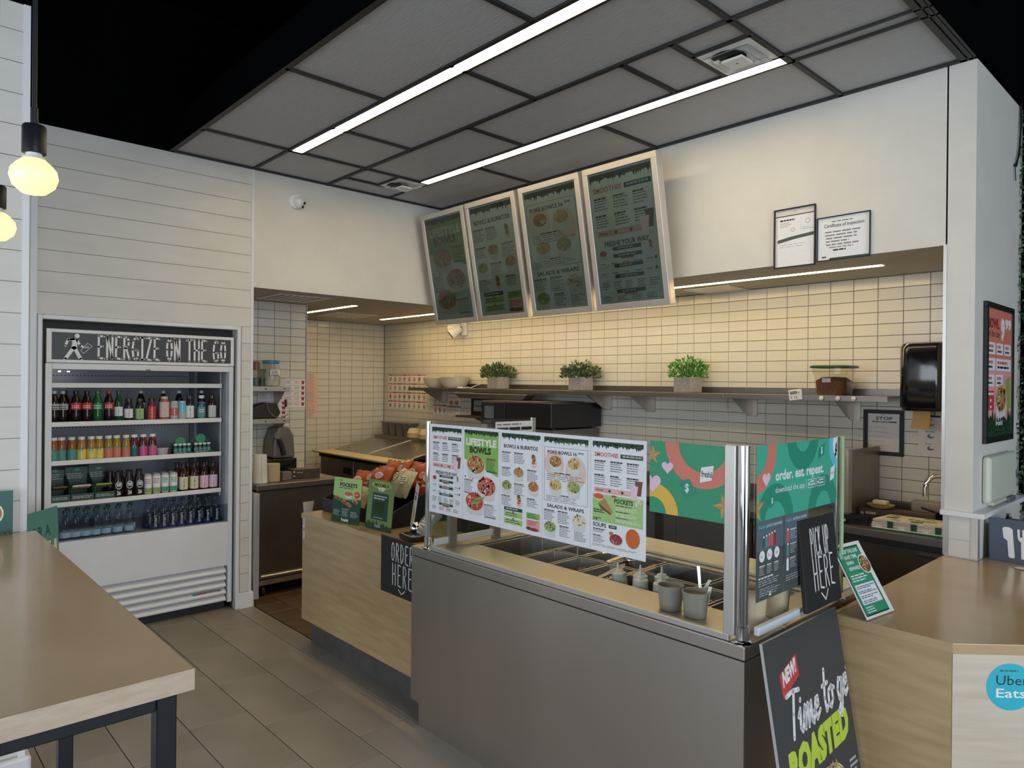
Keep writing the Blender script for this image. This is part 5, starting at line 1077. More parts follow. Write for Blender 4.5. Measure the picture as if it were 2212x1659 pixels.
# tap and sink, soap box
t = thing('sink_tap', 'chrome gooseneck tap with a black lever beside the pier', 'tap', (-1.26, 4.72, .9155))
MB().lathe([(.026,.0005),(.026,.012),(.018,.02),(.017,.06)], (-1.265,4.72,.9155), 18).build('base', CHROME, t)
MB().tube([(-1.265,4.72,.97),(-1.265,4.72,1.13)]+[(-1.265-.058+.058*math.cos(a), 4.72-.03*(1-math.cos(a)), 1.13+.075*math.sin(a)) for a in [PI*i/10 for i in range(1,11)]]+[(-1.382,4.66,1.08)], .0125, 12).build('spout', CHROME, t)
MB().slab((-1.335,4.70,.975),(.06,0,-.01),(0,.016,0),(0,0,.014)).slab((-1.41,4.68,1.0),(.09,.02,-.025),(0,.016,0),(0,0,.012)).box((-1.345,4.69,.9155),(-1.30,4.73,.99)).build('lever', BLACKPL, t, bevel=.003)
MB().box((-1.395,4.64,.9155),(-1.112,4.80,.935)).build('sink_rim', BLACKMT, t, bevel=.003)
tag(MB().box((-1.50,4.79,.9155),(-1.335,4.858,1.03)).build('soap_box', mat('beige_box', (.36,.31,.25), .5, var=.05), bevel=.012), 'rounded beige box against the splashback behind the tap', 'box')
# bag stack
t = thing('paper_bag_stack', 'stack of cream and green printed paper bags on the back counter edge', 'bags', (-1.37, 4.36, .9155))
for i in range(9):
    dx, dy = random.uniform(-.006,.006), random.uniform(-.006,.006); z = .916+.0062*i
    MB().slab((-1.545+dx,4.29+dy,z),(.43,.02,0),(.02,.22,0),(0,0,.0058)).build('paper_bag', ink('white' if i % 2 else 'card') if i else ink('mint2'), t, bevel=.002, seg=1)
k = Ink(); k.rect(0,0,.42,.215,'cream',0); 
for x,y in ((.05,.17),(.10,.04),(.30,.18),(.36,.05),(.22,.19)): k.ell(x,y,.030,.012,'dgreen',1,14)
for x,y in ((.03,.08),(.33,.10),(.18,.02)): k.poly([(x,y),(x+.06,y+.01),(x+.055,y+.05),(x-.005,y+.04)],'dgreen',1)
k.text('freshii', .14,.085,.28,.135,'leaf2',2,.02); clipk(k,0,0,.42,.215).build('bag_print', t, (-1.54,4.292,.9724), (.43,.02,0), (.02,.22,0))
k = Ink(); 
for i in range(7): k.rect(.02+.06*i,.004,.05+.06*i,.03+.02*(i%2),'dgreen' if i%2 else 'white',1)
k.build('bag_edge_print', t, (-1.545,4.2895,.917), (.43,.02,0), (0,0,1))['kind'] = 'stuff'
# rapid oven on its stand + smaller appliance
t = thing('rapid_oven', 'black countertop oven with a small screen below the middle shelf', 'oven', (-4.55, 4.5, 1.30))
MB().box((-4.93,4.20,1.355),(-4.03,4.84,1.565)).build('cabinet', mat('oven_black', (.012,.011,.011), .3, var=.1), t, bevel=.006)
MB().box((-4.915,4.192,1.37),(-4.60,4.1995,1.555)).build('control_panel', BLACKPL, t, bevel=.002); k = Ink(); k.rect(0,0,.13,.115,'slateb',0); k.greek(.01,.1,.12,5,'grey',.02,1,.5); k.build('screen', t, (-4.87,4.1915,1.41), XW, ZW)
MB().box((-4.94,4.22,1.566),(-4.20,4.80,1.572)).build('top_tray', STEELD, t)
for x in (-4.88,-4.08):
    for y in (4.28,4.78): MB().cyl((x,y,.9155),(x,y,1.3545),.018,10).build('leg', BLACKMT, t)
MB().box((-4.90,4.25,.9155),(-4.06,4.84,1.34)).build('lower_cabinet', mat('oven_lower_steel', (.20,.18,.165), .4, .8, var=.06), t)
t = thing('toaster_oven', 'small black appliance on a steel bracket shelf left of the oven', 'appliance', (-5.25, 4.6, 1.40))
MB().box((-5.42,4.48,1.405),(-5.02,4.84,1.60)).build('body', BLACKPL, t, bevel=.012); MB().box((-5.36,4.472,1.45),(-5.20,4.4795,1.56)).build('front_plate', GREYPL, t); MB().box((-5.34,4.466,1.50),(-5.22,4.4715,1.508)).build('slot', BLACKMT, t)
t = thing('bracket_shelf', 'short steel bracket shelf under the small black appliance', 'shelf', (-5.25,4.65,1.39)); MB().box((-5.56,4.40,1.385),(-4.96,4.8745,1.4045)).build('shelf_board', STEELD, t); MB().extr([(-5.30,4.42,1.384),(-5.30,4.87,1.384),(-5.30,4.87,1.20)],(.012,0,0)).build('bracket', STEEL, t)
t = thing('heat_hood', 'shallow steel canopy hung under the left wall shelf above the small appliance', 'canopy', (-5.1,4.5,1.6)); MB().extr([(-5.62,4.42,1.628),(-4.55,4.42,1.628),(-4.62,4.42,1.576),(-5.52,4.42,1.576)],(0,.12,0)).build('canopy', STEELD, t, bevel=.004)
# ------------------------------------------------------------------ cold table in the far left corner
t = thing('prep_table', 'steel refrigerated prep table with sloped lids and cutting board in the far left corner', 'prep table', (-6.55,4.3,0))
px0, px1, py0 = -7.32, -5.80, 3.80
MB().box((px0,py0+.06,.12),(px1,4.86,.90)).build('cabinet', STEELD, t, bevel=.004)
for i in range(2):
    xa = px0+.03+i*(px1-px0-.03)/2; xb = xa+(px1-px0-.06)/2-.01
    d = MB().box((xa,py0+.035,.18),(xb,py0+.0595,.885)).build('door', STEEL, t, bevel=.004); MB().box((xb-.20,py0+.028,.74),(xb-.03,py0+.0348,.81)).build('recessed_handle', BLACKMT, d)
MB().box((px0,py0+.03,.886),(px1,py0+.06,.93)).build('front_rail', BLACKMT, t)
MB().box((px0-.05,py0-.03,.931),(px1+.02,py0+.22,.949)).build('cutting_board', mat('yellowed_board', (.64,.54,.34), .45, var=.05), t, bevel=.004)
LID = mat('sloped_lid_steel', (.36,.34,.31), .28, 1.0, var=.06)
for i in range(2):
    xa = px0+i*(px1-px0)/2; xb = xa+(px1-px0)/2
    l = MB().extr([(xa+.006,py0+.21,.952),(xa+.006,4.62,1.085),(xa+.006,4.62,.945),(xa+.006,py0+.21,.945)],(xb-xa-.012,0,0)).build('lid', LID, t, bevel=.004); MB().tube([(xa+.28,py0+.26,.970),(xa+.28,py0+.24,.995),(xa+.36,py0+.24,.995),(xa+.36,py0+.26,.970)],.006,8).build('handle', CHROME, l)
    MB().extr([(xb-.012,py0+.21,.953),(xb-.012,4.62,1.088),(xb-.012,4.62,1.096),(xb-.012,py0+.21,.961)],(.014,0,0)).build('lid_trim', mat('pale_trim', (.66,.60,.48), .4), t)
MB().box((px0,4.56,1.086),(px1,4.8745,1.100)).box((px0,4.555,1.062),(px1,4.56,1.10)).build('rear_shelf', STEELD, t)
for x in (px0+.06,px1-.06):
    for y in (py0+.12,4.78): MB().cyl((x,y,-.002),(x,y,.1195),.028,12).build('caster', BLACKMT, t)
DP = mat('smoky_pan', (.13,.12,.115), .25, var=.1)
for i in range(4):
    x = -7.23+.150*i; tt = thing('smoky_container', '%s smoky plastic container from the left on the prep table rear shelf' % ORD[i], 'container', (x,4.70,1.1005), 'smoky containers in the corner')
    MB().lathe([(.058,0),(.070,.135),(.078,.137),(.078,.145)], (x,4.70,1.1005), 20, sq=6).build('body', DP, tt); MB().lathe([(.080,.1455),(.080,.152)], (x,4.70,1.1005), 20, sq=6).build('lid', GREYPL, tt)
def fbowl(x, y, z, label, n):
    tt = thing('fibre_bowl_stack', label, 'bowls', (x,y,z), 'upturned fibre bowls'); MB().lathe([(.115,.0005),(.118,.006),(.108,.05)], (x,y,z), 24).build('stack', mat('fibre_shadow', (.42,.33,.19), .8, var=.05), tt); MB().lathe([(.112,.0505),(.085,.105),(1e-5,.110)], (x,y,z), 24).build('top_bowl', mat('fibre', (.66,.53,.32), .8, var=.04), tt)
fbowl(-6.62,4.68,1.1005,'stack of upturned fibre bowls beside the smoky containers',1); fbowl(-6.36,4.66,1.1005,'second stack of upturned fibre bowls beside a paper cup',1)
tt = thing('paper_cup', 'grey printed paper cup right of the fibre bowls', 'cup', (-6.17,4.66,1.1005)); MB().lathe([(.036,.0005),(.046,.12),(.048,.12),(.048,.125)], (-6.17,4.66,1.1005), 18).build('cup', mat('printed_cup', (.46,.43,.40), .5, var=.3, scale=30), tt)
# ------------------------------------------------------------------ left worktop fridge, shelves and blender under the stub wall
t = thing('worktop_fridge', 'low steel worktop fridge on castors beside the kitchen entrance', 'fridge', (-5.75,2.65,0))
MB().box((-6.13,2.295,.862),(-5.40,3.04,.906)).build('worktop', STEELD, t, bevel=.004)
MB().box((-6.12,2.32,.11),(-5.46,3.02,.8615)).build('cabinet', STEELD, t, bevel=.004)
d = MB().box((-5.46,2.335,.185),(-5.44,3.01,.85)).build('door', mat('door_steel', (.20,.185,.18), .36, .9, var=.08), t, bevel=.003); MB().cyl((-5.43,2.345,.170),(-5.43,3.0,.170),.016,14).build('handle_bar', STEELB, d)
MB().box((-5.46,2.33,.10),(-5.435,3.01,.14)).build('lower_rail', STEEL, t)
for y in (2.38,2.96):
    for x in (-5.50,-6.05): MB().cyl((x,y-.012,.047),(x,y+.012,.047),.049,16).box((x-.02,y-.02,.06),(x+.02,y+.02,.112)).build('castor', BLACKMT, t)
def swing_gate():
    t = thing('swing_gate', 'pale steel swing gate standing open at the kitchen entrance', 'gate', (-5.6,2.25,0))
    MB().box((-5.90,2.236,.04),(-5.312,2.282,.856)).build('panel', mat('pale_gate', (.50,.51,.55), .4, .4, var=.04), t, bevel=.003); MB().cyl((-5.345,2.229,.19),(-5.345,2.229,.87),.008,10).build('hinge_rod', STEELB, t)
swing_gate()
def stub_shelf(z, label):
    t = thing('stub_shelf', label, 'shelf', (-6.0,2.5,z), 'steel shelves on the stub wall'); MB().box((-6.14,2.22,z-.042),(-5.90,2.80,z)).build('shelf_board', mat('bluish_steel', (.50,.50,.52), .35, .8, var=.05), t, bevel=.002)
    MB().extr([(-6.14,2.76,z-.0425),(-5.92,2.76,z-.0425),(-6.14,2.76,z-.22)],(0,.006,0)).build('bracket', STEEL, t)
    for y in (2.58,2.75): MB().cyl((-5.90,y,z-.02),(-5.895,y,z-.02),.006,8).build('rivet', BLACKMT, t)
stub_shelf(1.682, 'upper steel shelf with jars on the tiled stub wall'); stub_shelf(1.40, 'lower steel shelf with a black bag on the tiled stub wall')
z = 1.6825
t = thing('storage_jar', 'large clear jar with a blue lid on the upper stub wall shelf', 'jar', (-6.0,2.67,z)); MB().lathe([(.075,.0005),(.082,.01),(.082,.155),(.066,.185),(.066,.20)], (-6.0,2.67,z), 24).build('jar', glassmat('jar_clear', (.88,.90,.88), 1.5, .08), t); MB().lathe([(.070,.006),(.076,.012),(.076,.15)], (-6.0,2.67,z), 20).build('contents', mat('jar_fill', (.50,.50,.47), .5, var=.25, scale=25), t); MB().lathe([(.070,.2005),(.072,.205),(.072,.225),(.066,.23)], (-6.0,2.67,z), 24).build('lid', mat('blue_lid', (.06,.24,.50), .35), t)
k = Ink(); k.rect(0,0,.09,.05,'paper',0); k.greek(.01,.043,.08,4,'black',.012,1,.5); k.build('label', t, (-5.9165,2.625,z+.095), YW, ZW)
for i, (y, x, l, c) in enumerate(((2.515,-5.96,'clear tumbler with a dark brown top on the upper stub shelf','brown'),(2.575,-5.97,'green tinted tumbler behind the tumbler with the dark top','leaf2'))):
    t = thing('tumbler', l, 'tumbler', (x,y,z), None); MB().lathe([(.026,.0005),(.034,.14)], (x,y,z), 18).build('glass', CLEARPL, t); MB().lathe([(.024,.006),(.028,.07)], (x,y,z), 16).build('liquid', ink('slateb' if i == 0 else 'leaf2'), t)
    MB().lathe([(.036,.1405),(.034,.205),(.024,.215)] if i == 0 else [(.035,.1405),(.035,.15)], (x,y,z), 18).build('lid', ink(c), t)
t = thing('cable_bag', 'black bag with a loose cable on the lower stub wall shelf', 'bag', (-6.0,2.52,1.4005)); MB().extr([(-6.09,2.30,1.4008),(-6.09,2.70,1.4008),(-6.09,2.735,1.45),(-6.09,2.70,1.535),(-6.09,2.61,1.54),(-6.09,2.40,1.48),(-6.09,2.30,1.44)],(.16,0,0)).build('bag', BLACKMT, t, bevel=.012)
MB().tube([(-5.925,2.60,1.535),(-5.92,2.62,1.46),(-5.915,2.68,1.41),(-5.905,2.74,1.41),(-5.91,2.79,1.44)],.004,6).build('cord', GREYPL, t)
t = thing('blender', 'countertop blender under a smoky sound cover beside the cup stacks', 'blender', (-5.98,2.72,.9065))
MB().box((-6.11,2.635,.907),(-5.88,2.865,1.05)).build('base', BLACKPL, t, bevel=.012)
MB().extr([(-6.10,2.65,1.051),(-6.10,2.86,1.051),(-6.10,2.845,1.25),(-6.10,2.80,1.325),(-6.10,2.70,1.325),(-6.10,2.655,1.20)],(.20,0,0)).build('sound_cover', mat('smoky_cover', (.16,.15,.145), .12, coat=.4, var=.15, scale=6), t, bevel=.02)
MB().tube([(-5.888,2.66,1.27),(-5.885,2.69,1.235),(-5.885,2.72,1.17),(-5.885,2.745,1.08)],.022,10).build('handle', mat('blender_arm', (.03,.032,.036), .3, var=.1), t); MB().cyl((-5.90,2.675,1.255),(-5.862,2.675,1.255),.030,18).build('hinge_knob', GREYPL, t)
t = thing('steel_pan_small', 'small steel lid pan behind the black cash drawer box on the worktop', 'pan', (-5.9,2.93,.9065)); MB().box((-6.08,2.88,.907),(-5.80,3.02,.925)).build('lid', STEEL, t, bevel=.004)
def stack(x, y, r0, r1, h, n, m, label, cat, grp=None, z=.9065):
    t = thing('cup_stack', label, cat, (x,y,z), grp)
    for i in range(n): 
        zz = z+.0005+h*i/n; MB().lathe([(r0,0),(r1,h/n*.8),(r1*1.02,h/n*.8),(r1*1.02,h/n*.98)], (x,y,zz), 22).build('cup', m, t)
stack(-5.60,2.405,.062,.062,.0,1,WHITEPL,'x','x') if False else None
t = thing('cup_stack', 'tall stack of white paper cups at the front of the steel worktop', 'cups', (-5.55,2.385,.9065)); MB().lathe([(.058,.0005),(.056,.10),(.0565,.101),(.050,.228)], (-5.55,2.385,.9065), 24).build('cups', WHITEPL, t); MB().box((-5.493,2.375,.915),(-5.490,2.382,1.13)).build('sleeve_glint', WHITEPL, t)
t = thing('lid_stack', 'stack of tan kraft bowl lids right of the white cups', 'lids', (-5.58,2.505,.9065))
for i in range(22): MB().lathe([(.055,0),(.0575,.003),(.0575,.0055),(.055,.0062)], (-5.58,2.505,.907+.0065*i), 22).build('lid', KRAFT, t)
t = thing('napkin_holder', 'smoky napkin holder between the lids and the black box', 'holder', (-5.56,2.61,.9065)); MB().box((-5.62,2.575,.907),(-5.54,2.655,.975)).build('holder', mat('smoky_holder', (.19,.16,.13), .3, var=.2), t, bevel=.003)
t = thing('napkin_box', 'black box with two white buttons lying on the steel worktop', 'box', (-5.62,2.80,.9065)); O = Vector((-5.60,2.685,.907)); U = Vector((.03,.24,0)); MB().slab(O, U, (-.12,.015,0), (0,0,.075)).build('box', mat('dark_box', (.045,.04,.042), .3, col2=(.11,.08,.05), scale=14), t, bevel=.003)
k = Ink(); k.ell(.018,.055,.007,.007,'white',1,12); k.ell(.018,.02,.006,.006,'white',1,12); k.greek(.04,.05,.11,1,'lgrey',.012,1,.5); k.build('front_print', t, O, U, ZW)
# ================================================================== TILL COUNTER GOODS
ZK = 0.8665
t = thing('snack_tray', 'black sloped display bin of snack bags at the left end of the maple till counter', 'display', (-4.05,2.45,ZK))
bx0, bx1, by0, by1 = -4.305, -3.50, 2.28, 2.72
TR = mat('tray_black', (.014,.016,.022), .5, var=.1)
m = MB().box((bx0,by0,ZK),(bx1,by1,ZK+.01)).box((bx0,by0,ZK+.0101),(bx1,by0+.008,ZK+.085)).box((bx0,by1-.008,ZK+.0101),(bx1,by1,ZK+.26))
for x in (bx0, bx1-.008): m.extr([(x,by0+.0081,ZK+.0101),(x,by1-.0081,ZK+.0101),(x,by1-.0081,ZK+.26),(x,by0+.0081,ZK+.085)],(.008,0,0))
m.build('tray', TR, t)
def chip_bag(c, w, h, d, yaw, lean, fc, label, art):
    t = thing('chip_bag', label, 'snack bag', c, 'snack bags in the black bin'); t['_o'] = (0,0,0)
    nx, nz = 8, 8; mb = MB(); rnd = random.Random(len(label)*7+sum(map(ord, label)))
    def p(i, j, s):
        u, v = i/nx*2-1, j/nz; q = max(0, 1-abs(u)**3)*max(0, math.sin(PI*min(max(v,.0),1)))**.5
        jz = .006*rnd.uniform(-1,1) if j in (0, nz) else 0
        return (u*w/2*(1-.06*math.sin(PI*v)), s*d/2*q+.004*rnd.uniform(-1,1)*q, v*h+jz)
    for s in (-1, 1):
        vs = [p(i,j,s) for j in range(nz+1) for i in range(nx+1)]
        mb.add(vs, [(j*(nx+1)+i, j*(nx+1)+i+1, (j+1)*(nx+1)+i+1, (j+1)*(nx+1)+i) if s < 0 else (j*(nx+1)+i, (j+1)*(nx+1)+i, (j+1)*(nx+1)+i+1, j*(nx+1)+i+1) for j in range(nz) for i in range(nx)], 0, True)
    mb.build('pouch', fc, t)
    k = Ink(); art(k, w, h); pr = k.build('print', t, (-w*.36, -d/2*1.02, h*.18), (1,0,0), (0,0,1), lift=.003, org=(0,0,0))
    t.location = c; t.rotation_euler = (lean, 0, yaw)
ORB = mat('orange_foil', (.46,.125,.035), .3, col2=(.33,.06,.02), scale=18, coat=.5); CRB = mat('cream_foil', (.60,.52,.33), .35, col2=(.42,.38,.20), scale=22, coat=.4); TLB = mat('teal_foil', (.05,.19,.19), .35, col2=(.30,.32,.16), scale=16, coat=.4)
def art_o(k, w, h): k.ell(w*.3,h*.35,w*.26,h*.14,'rose',1,16); k.greek(w*.1,h*.42,w*.55,3,'coral',h*.06,2,.6); k.greek(w*.1,h*.1,w*.6,2,'cream',h*.04,1,.5)
def art_c(k, w, h): k.ell(w*.35,h*.42,w*.3,h*.16,'cream',1,16); k.greek(w*.12,h*.50,w*.6,3,'leaf2',h*.075,2,.5); k.greek(w*.12,h*.22,w*.6,2,'tan',h*.06,2,.5)
rows = [(-4.205,2.275,.03,'o',.16,-.25,'orange snack bag at the far left front of the bin'),(-4.09,2.275,.02,'t',.165,.1,'teal and cream snack bag in front, second from the left'),(-3.985,2.29,.03,'c',.16,.2,'cream snack bag in front partly behind the POCKETS card'),(-3.80,2.30,.04,'c',.15,0,'cream snack bag hidden behind the POCKETS card'),
 (-4.18,2.40,.10,'o',.17,.3,'orange snack bag leaning in the second row at the left'),(-4.06,2.41,.13,'o',.17,-.2,'orange snack bag in the second row, second from left'),(-3.94,2.42,.15,'o',.17,.25,'orange snack bag in the second row behind the POCKETS card'),(-3.80,2.43,.145,'c',.18,-.35,'cream and green snack bag lying in the second row middle'),(-3.66,2.40,.14,'c',.18,.12,'cream snack bag with brown script in the second row right'),
 (-4.02,2.52,.165,'o',.18,.15,'orange snack bag in the third row at the left'),(-3.90,2.54,.19,'o',.18,-.3,'orange snack bag with peaked corners in the back row'),(-3.77,2.55,.175,'o',.18,.2,'orange snack bag in the back row middle'),(-3.66,2.55,.165,'o',.18,-.1,'orange snack bag in the back row, second from right'),(-3.565,2.54,.15,'o',.19,.4,'orange snack bag tipped over the right end of the bin')]
for x, y, dz, c, h, yaw, l in rows:
    y += .06
    chip_bag((x, y, ZK+.012+dz), .135, h, .055, yaw, -.30 if y < 2.35 else -.55, {'o':ORB,'c':CRB,'t':TLB}[c], l, art_o if c == 'o' else art_c)
def card(label, name, O, U, w, h, lean, fn, bg, cat='sign', grp='counter cards on the till counter'):
    O = Vector(O); U = Vector(U).normalized(); back = Vector((-U.y, U.x, 0)); V = (Vector((0,0,1))*math.cos(lean)+back*math.sin(lean)); N = U.cross(V)
    t = thing(name, label, cat, tuple(O+U*w/2), grp)
    MB().slab(O-N*.003, U*w, V*h, N*.0028).build('card', ink(bg), t)
    MB().slab(O+U*w*.2+V*.004-N*.03, U*w*.6, V*.002, N*.025).slab(O+U*w*.2-N*.004, U*w*.6, V*h*.5, -N*.002).build('stand', CLEARPL, t)
    k = Ink(); fn(k, w, h); clipk(k, 0, 0, w, h).build('print', t, O, U, V, eps=.00015, lift=.0002); return t
def pockets(k, w, h):
    k.rect(0,h*.50,w,h,'lime2',0); k.rect(0,0,w,h*.52,'dgreen',0); k.poly([(0,h*.5),(w,h*.5),(w,h*.56),(w*.5,h*.52),(0,h*.58)],'dgreen',0)
    k.greek(w*.18,h*.95,w*.34,1,'red',h*.03,2,.7); k.text('POCKETS',w*.22,h*.80,w*.84,h*.89,'black',3,.04); k.greek(w*.2,h*.78,w*.9,1,'dgreen',h*.04,2,.4)
    k.ell(w*.56,h*.65,w*.18,h*.055,'cup',3); k.poly([(w*.38,h*.65),(w*.48,h*.56),(w*.64,h*.56),(w*.74,h*.65)],'cup',3); k.ell(w*.56,h*.66,w*.155,h*.04,'soup',4); k.ell(w*.86,h*.65,w*.10,h*.075,'red',4); k.text('14',w*.79,h*.63,w*.86,h*.67,'white',5,.02); k.text('99',w*.87,h*.645,w*.92,h*.67,'white',5,.01)
    for x,y in ((.16,.53),(.40,.46),(.56,.41),(.78,.50)): k.poly([(w*(x-.1),h*y),(w*x,h*(y+.07)),(w*(x+.14),h*(y-.01)),(w*(x+.08),h*(y-.06))],'tan',5); k.ell(w*(x+.02),h*(y-.01),w*.08,h*.03,'brown',6,12,-.3); [k.ell(w*(x+random.uniform(-.05,.1)),h*(y+random.uniform(-.04,.02)),w*.02,h*.008,random.choice(('corn','wine','rust')),7,6) for _ in range(9)]
    k.greek(w*.35,h*.31,w*.75,1,'lgrey',h*.03,2,.5)
    for i in range(3): k.greek(w*(.06+.31*i),h*.27,w*(.32+.31*i),5,'lgrey',h*.028,2,.38)
    k.leaves(0,w,0,h*.14,True); k.text('freshii',w*.36,h*.03,w*.62,h*.10,'white',4,.03)
card('green POCKETS counter card in front of the snack bin','counter_card',(-3.965,2.160,ZK+.001),(.97,.16,0),.262,.272,.10,pockets,'dgreen')
def vip(k, w, h):
    k.rect(0,0,w,h,'olive',0); k.ell(w*.5,h*.9,w*.4,h*.08,'avo',1); k.text('BECOME A',w*.24,h*.87,w*.80,h*.93,'black',3,.03); k.text('VIIP',w*.37,h*.78,w*.66,h*.855,'white',3,.04)
    k.rect(w*.2,h*.2,w*.82,h*.74,'dgreen',2); k.greek(w*.25,h*.69,w*.78,2,'lgrey',h*.05,3,.6); k.rect(w*.32,h*.31,w*.68,h*.56,'olive',2); k.greek(w*.3,h*.25,w*.72,1,'lgrey',h*.03,3,.5); k.leaves(0,w,0,h*.20,True); k.text('freshii',w*.36,h*.05,w*.58,h*.12,'lgrey',4,.02)
card('olive BECOME A VIIP counter card right of the POCKETS card','counter_card',(-3.655,2.215,ZK+.001),(.97,.05,0),.255,.288,.10,vip,'olive')
def juice(k, w, h):
    k.rect(0,0,w,h,'card',0); k.greek(w*.25,h*.9,w*.85,1,'lgrey',h*.03,2,.5); k.text('MATCHA',w*.30,h*.80,w*.92,h*.85,'black',3,.02); k.greek(w*.22,h*.77,w*.9,2,'black',h*.05,3,.7)
    k.poly([(w*.35,h*.56),(w*.40,h*.18),(w*.66,h*.18),(w*.70,h*.56)],'avo',3); k.ell(w*.525,h*.56,w*.18,h*.035,'lime2',4); k.ell(w*.24,h*.30,w*.12,h*.10,'lemon',2); k.ell(w*.80,h*.40,w*.10,h*.09,'coral',2); k.leaves(0,w,0,h*.18,True); k.text('freshii',w*.35,h*.03,w*.7,h*.09,'lgrey',4,.01)
card('narrow white smoothie card at the right of the till counter','counter_card',(-3.37,2.335,ZK+.001),(.80,-.45,0),.135,.285,.14,juice,'card')
t = thing('payment_terminal', 'silver and black payment terminal beside the left guard post', 'terminal', (-3.12,2.30,ZK))
O = Vector((-3.25,2.29,ZK+.015)); U = Vector((.14,-.03,0)); V = Vector((.03,.10,.115))
MB().slab(O, U, V, U.cross(V).normalized()*.03).build('case', mat('terminal_silver', (.30,.30,.30), .3, .5, var=.05), t, bevel=.008)
k = Ink()
for i in range(5):
    for j in range(6): k.rect(.03+.016*j,.055+.016*i,.042+.016*j,.066+.016*i,'paper',1)
k.build('keypad', t, O+U.cross(V).normalized()*.0305, U, V)
MB().slab((-3.28,2.20,ZK+.0005),(.15,-.02,0),(.04,.12,0),(0,0,.032)).build('base', BLACKPL, t, bevel=.012); MB().sphere((-3.215,2.27,ZK+.055),.035,16).build('hinge_ball', CHROME, t)
t = thing('till_screen', 'black point of sale screen and printer behind the left guard post', 'till', (-3.20,2.60,ZK))
MB().slab((-3.50,2.66,ZK+.14),(.34,-.13,0),(0,.03,.36),(.01,.025,0)).build('screen', BLACKPL, t, bevel=.006); MB().box((-3.30,2.56,ZK+.0005),(-3.10,2.72,ZK+.16)).build('printer', BLACKMT, t, bevel=.006); MB().cyl((-3.36,2.63,ZK+.0005),(-3.36,2.64,ZK+.2),.02,12).build('stand', BLACKM, t)
k = Ink(); k.rect(0,0,.05,.05,'steelblue',0); k.rect(.008,.008,.042,.042,'sky',1); k.build('display', t, (-3.28,2.553,ZK+.12), (1,-.1,0), ZW)
# ================================================================== RIGHT MAPLE COUNTER, BOARDS AND CARDS
t = thing('pickup_counter', 'maple pick-up counter with an angled corner right of the steel counter', 'counter', (-.5,3.4,0))
top = [(-1.105,2.66),(-.700,2.66),(.10,3.46),(.10,4.94),(-.952,4.94),(-.952,4.005),(-1.105,4.005)]
MB().prism(top, .850, .885).build('worktop', WTOP, t, bevel=.002)
MB().prism([(-1.10,2.668),(-.705,2.668),(-.705,2.69),(-1.10,2.69)], 0, .8495).build('front_panel', WOOD, t)
MB().prism([(-.7035,2.668),(.09,3.4615),(.075,3.4765),(-.7035,2.698)], 0, .8495).build('corner_panel', mat('maple_daylit', (.60,.52,.41), .5, col2=(.53,.44,.33), scale=3, stretch=(1.2,1.2,14), bump=.05, detail=7), t)  # same maple, daylight on the angled face put into a paler colour
MB().prism([(-1.10,2.70),(-1.08,2.70),(-1.08,4.0),(-1.10,4.0)], 0, .8495).build('side_panel', WOOD, t)
k = Ink(); k.ell(0,0,.078,.078,'uber',0,40); k.greek(-.035,.056,.05,1,'tealdk',.010,1,.5); k.text('Uber',-.046,.006,.058,.038,'black',1,.0); k.text('Eats',-.046,-.036,.050,-.006,'white',1,.01)
d = Vector((1,1,0)).normalized(); k.build('round_sticker', t, Vector((-.7035,2.668,.742))+d*.188, d, ZW)
# tent card leaning on its plastic stand
t = thing('tent_card', 'slanted green SKIP THE LINE card in a clear holder on the pick-up counter', 'sign', (-.98,2.75,.8855))
O = Vector((-.972,2.668,.892)); U = Vector((.020,.180,.0)); V = Vector((-.165,.155,.235)); w, h = U.length, V.length; V = (V-U.normalized()*V.dot(U.normalized())); N = U.cross(V).normalized()
SK = {}
P00 = Vector((-.972,2.667,.892)); P10 = Vector((-.948,2.862,.892)); P01 = Vector((-1.150,2.785,1.108)); U = P10-P00; V = P01-P00; w, h = U.length, V.length; N = U.cross(V).normalized()
MB().slab(P00-N*.004, U, V, N*.003).build('card', ink('white'), t); MB().slab(P00-N*.007, U, V, N*.002).build('holder', CLEARPL, t)
MB().extr([P00-N*.009, P00-N*.009+V*.95, (P00.x-.14,P00.y-.02,.8865)], U*.9).build('stand', CLEARPL, t) if False else MB().slab((P00.x-.015,P00.y+.01,.8858),(.012,.17,0),(-.10,.01,0),(0,0,.003)).build('stand', CLEARPL, t)
k = Ink(); k.rect(w*.03,h*.03,w*.86,h*.95,'dgreen',0); k.rect(w*.05,h*.05,w*.84,h*.93,'green',1); walker(k, w*.07, h*.80, h*.09)
k.text('SKIP THE LINE',w*.20,h*.855,w*.78,h*.91,'white',3,.03); k.text('SAVE TIME',w*.20,h*.775,w*.66,h*.83,'white',3,.03); k.text('EARN',w*.20,h*.70,w*.45,h*.75,'white',3,.03); k.text('REWARDS',w*.20,h*.62,w*.62,h*.67,'white',3,.03)
k.ell(w*.80,h*.67,w*.20,h*.135,'white',4); k.ell(w*.80,h*.67,w*.175,h*.118,'brown',5)
for _ in range(60): a, r = random.uniform(0,2*PI), math.sqrt(random.random()); k.ell(w*.80+r*w*.155*math.cos(a),h*.67+r*h*.10*math.sin(a),w*.03,h*.008,random.choice(('tan','corn','wine','cream','lemon')),6,6,random.random()*3)
k.greek(w*.12,h*.56,w*.80,3,'paper',h*.035,3,.5); k.rect(w*.10,h*.17,w*.80,h*.43,'paper',3)
for i in range(4): k.greek(w*.14,h*(.405-.062*i),w*.78,2,'steelblue',h*.022,4,.5)
k.greek(w*.12,h*.14,w*.5,3,'paper',h*.03,3,.45); clipk(k,0,0,w,h)
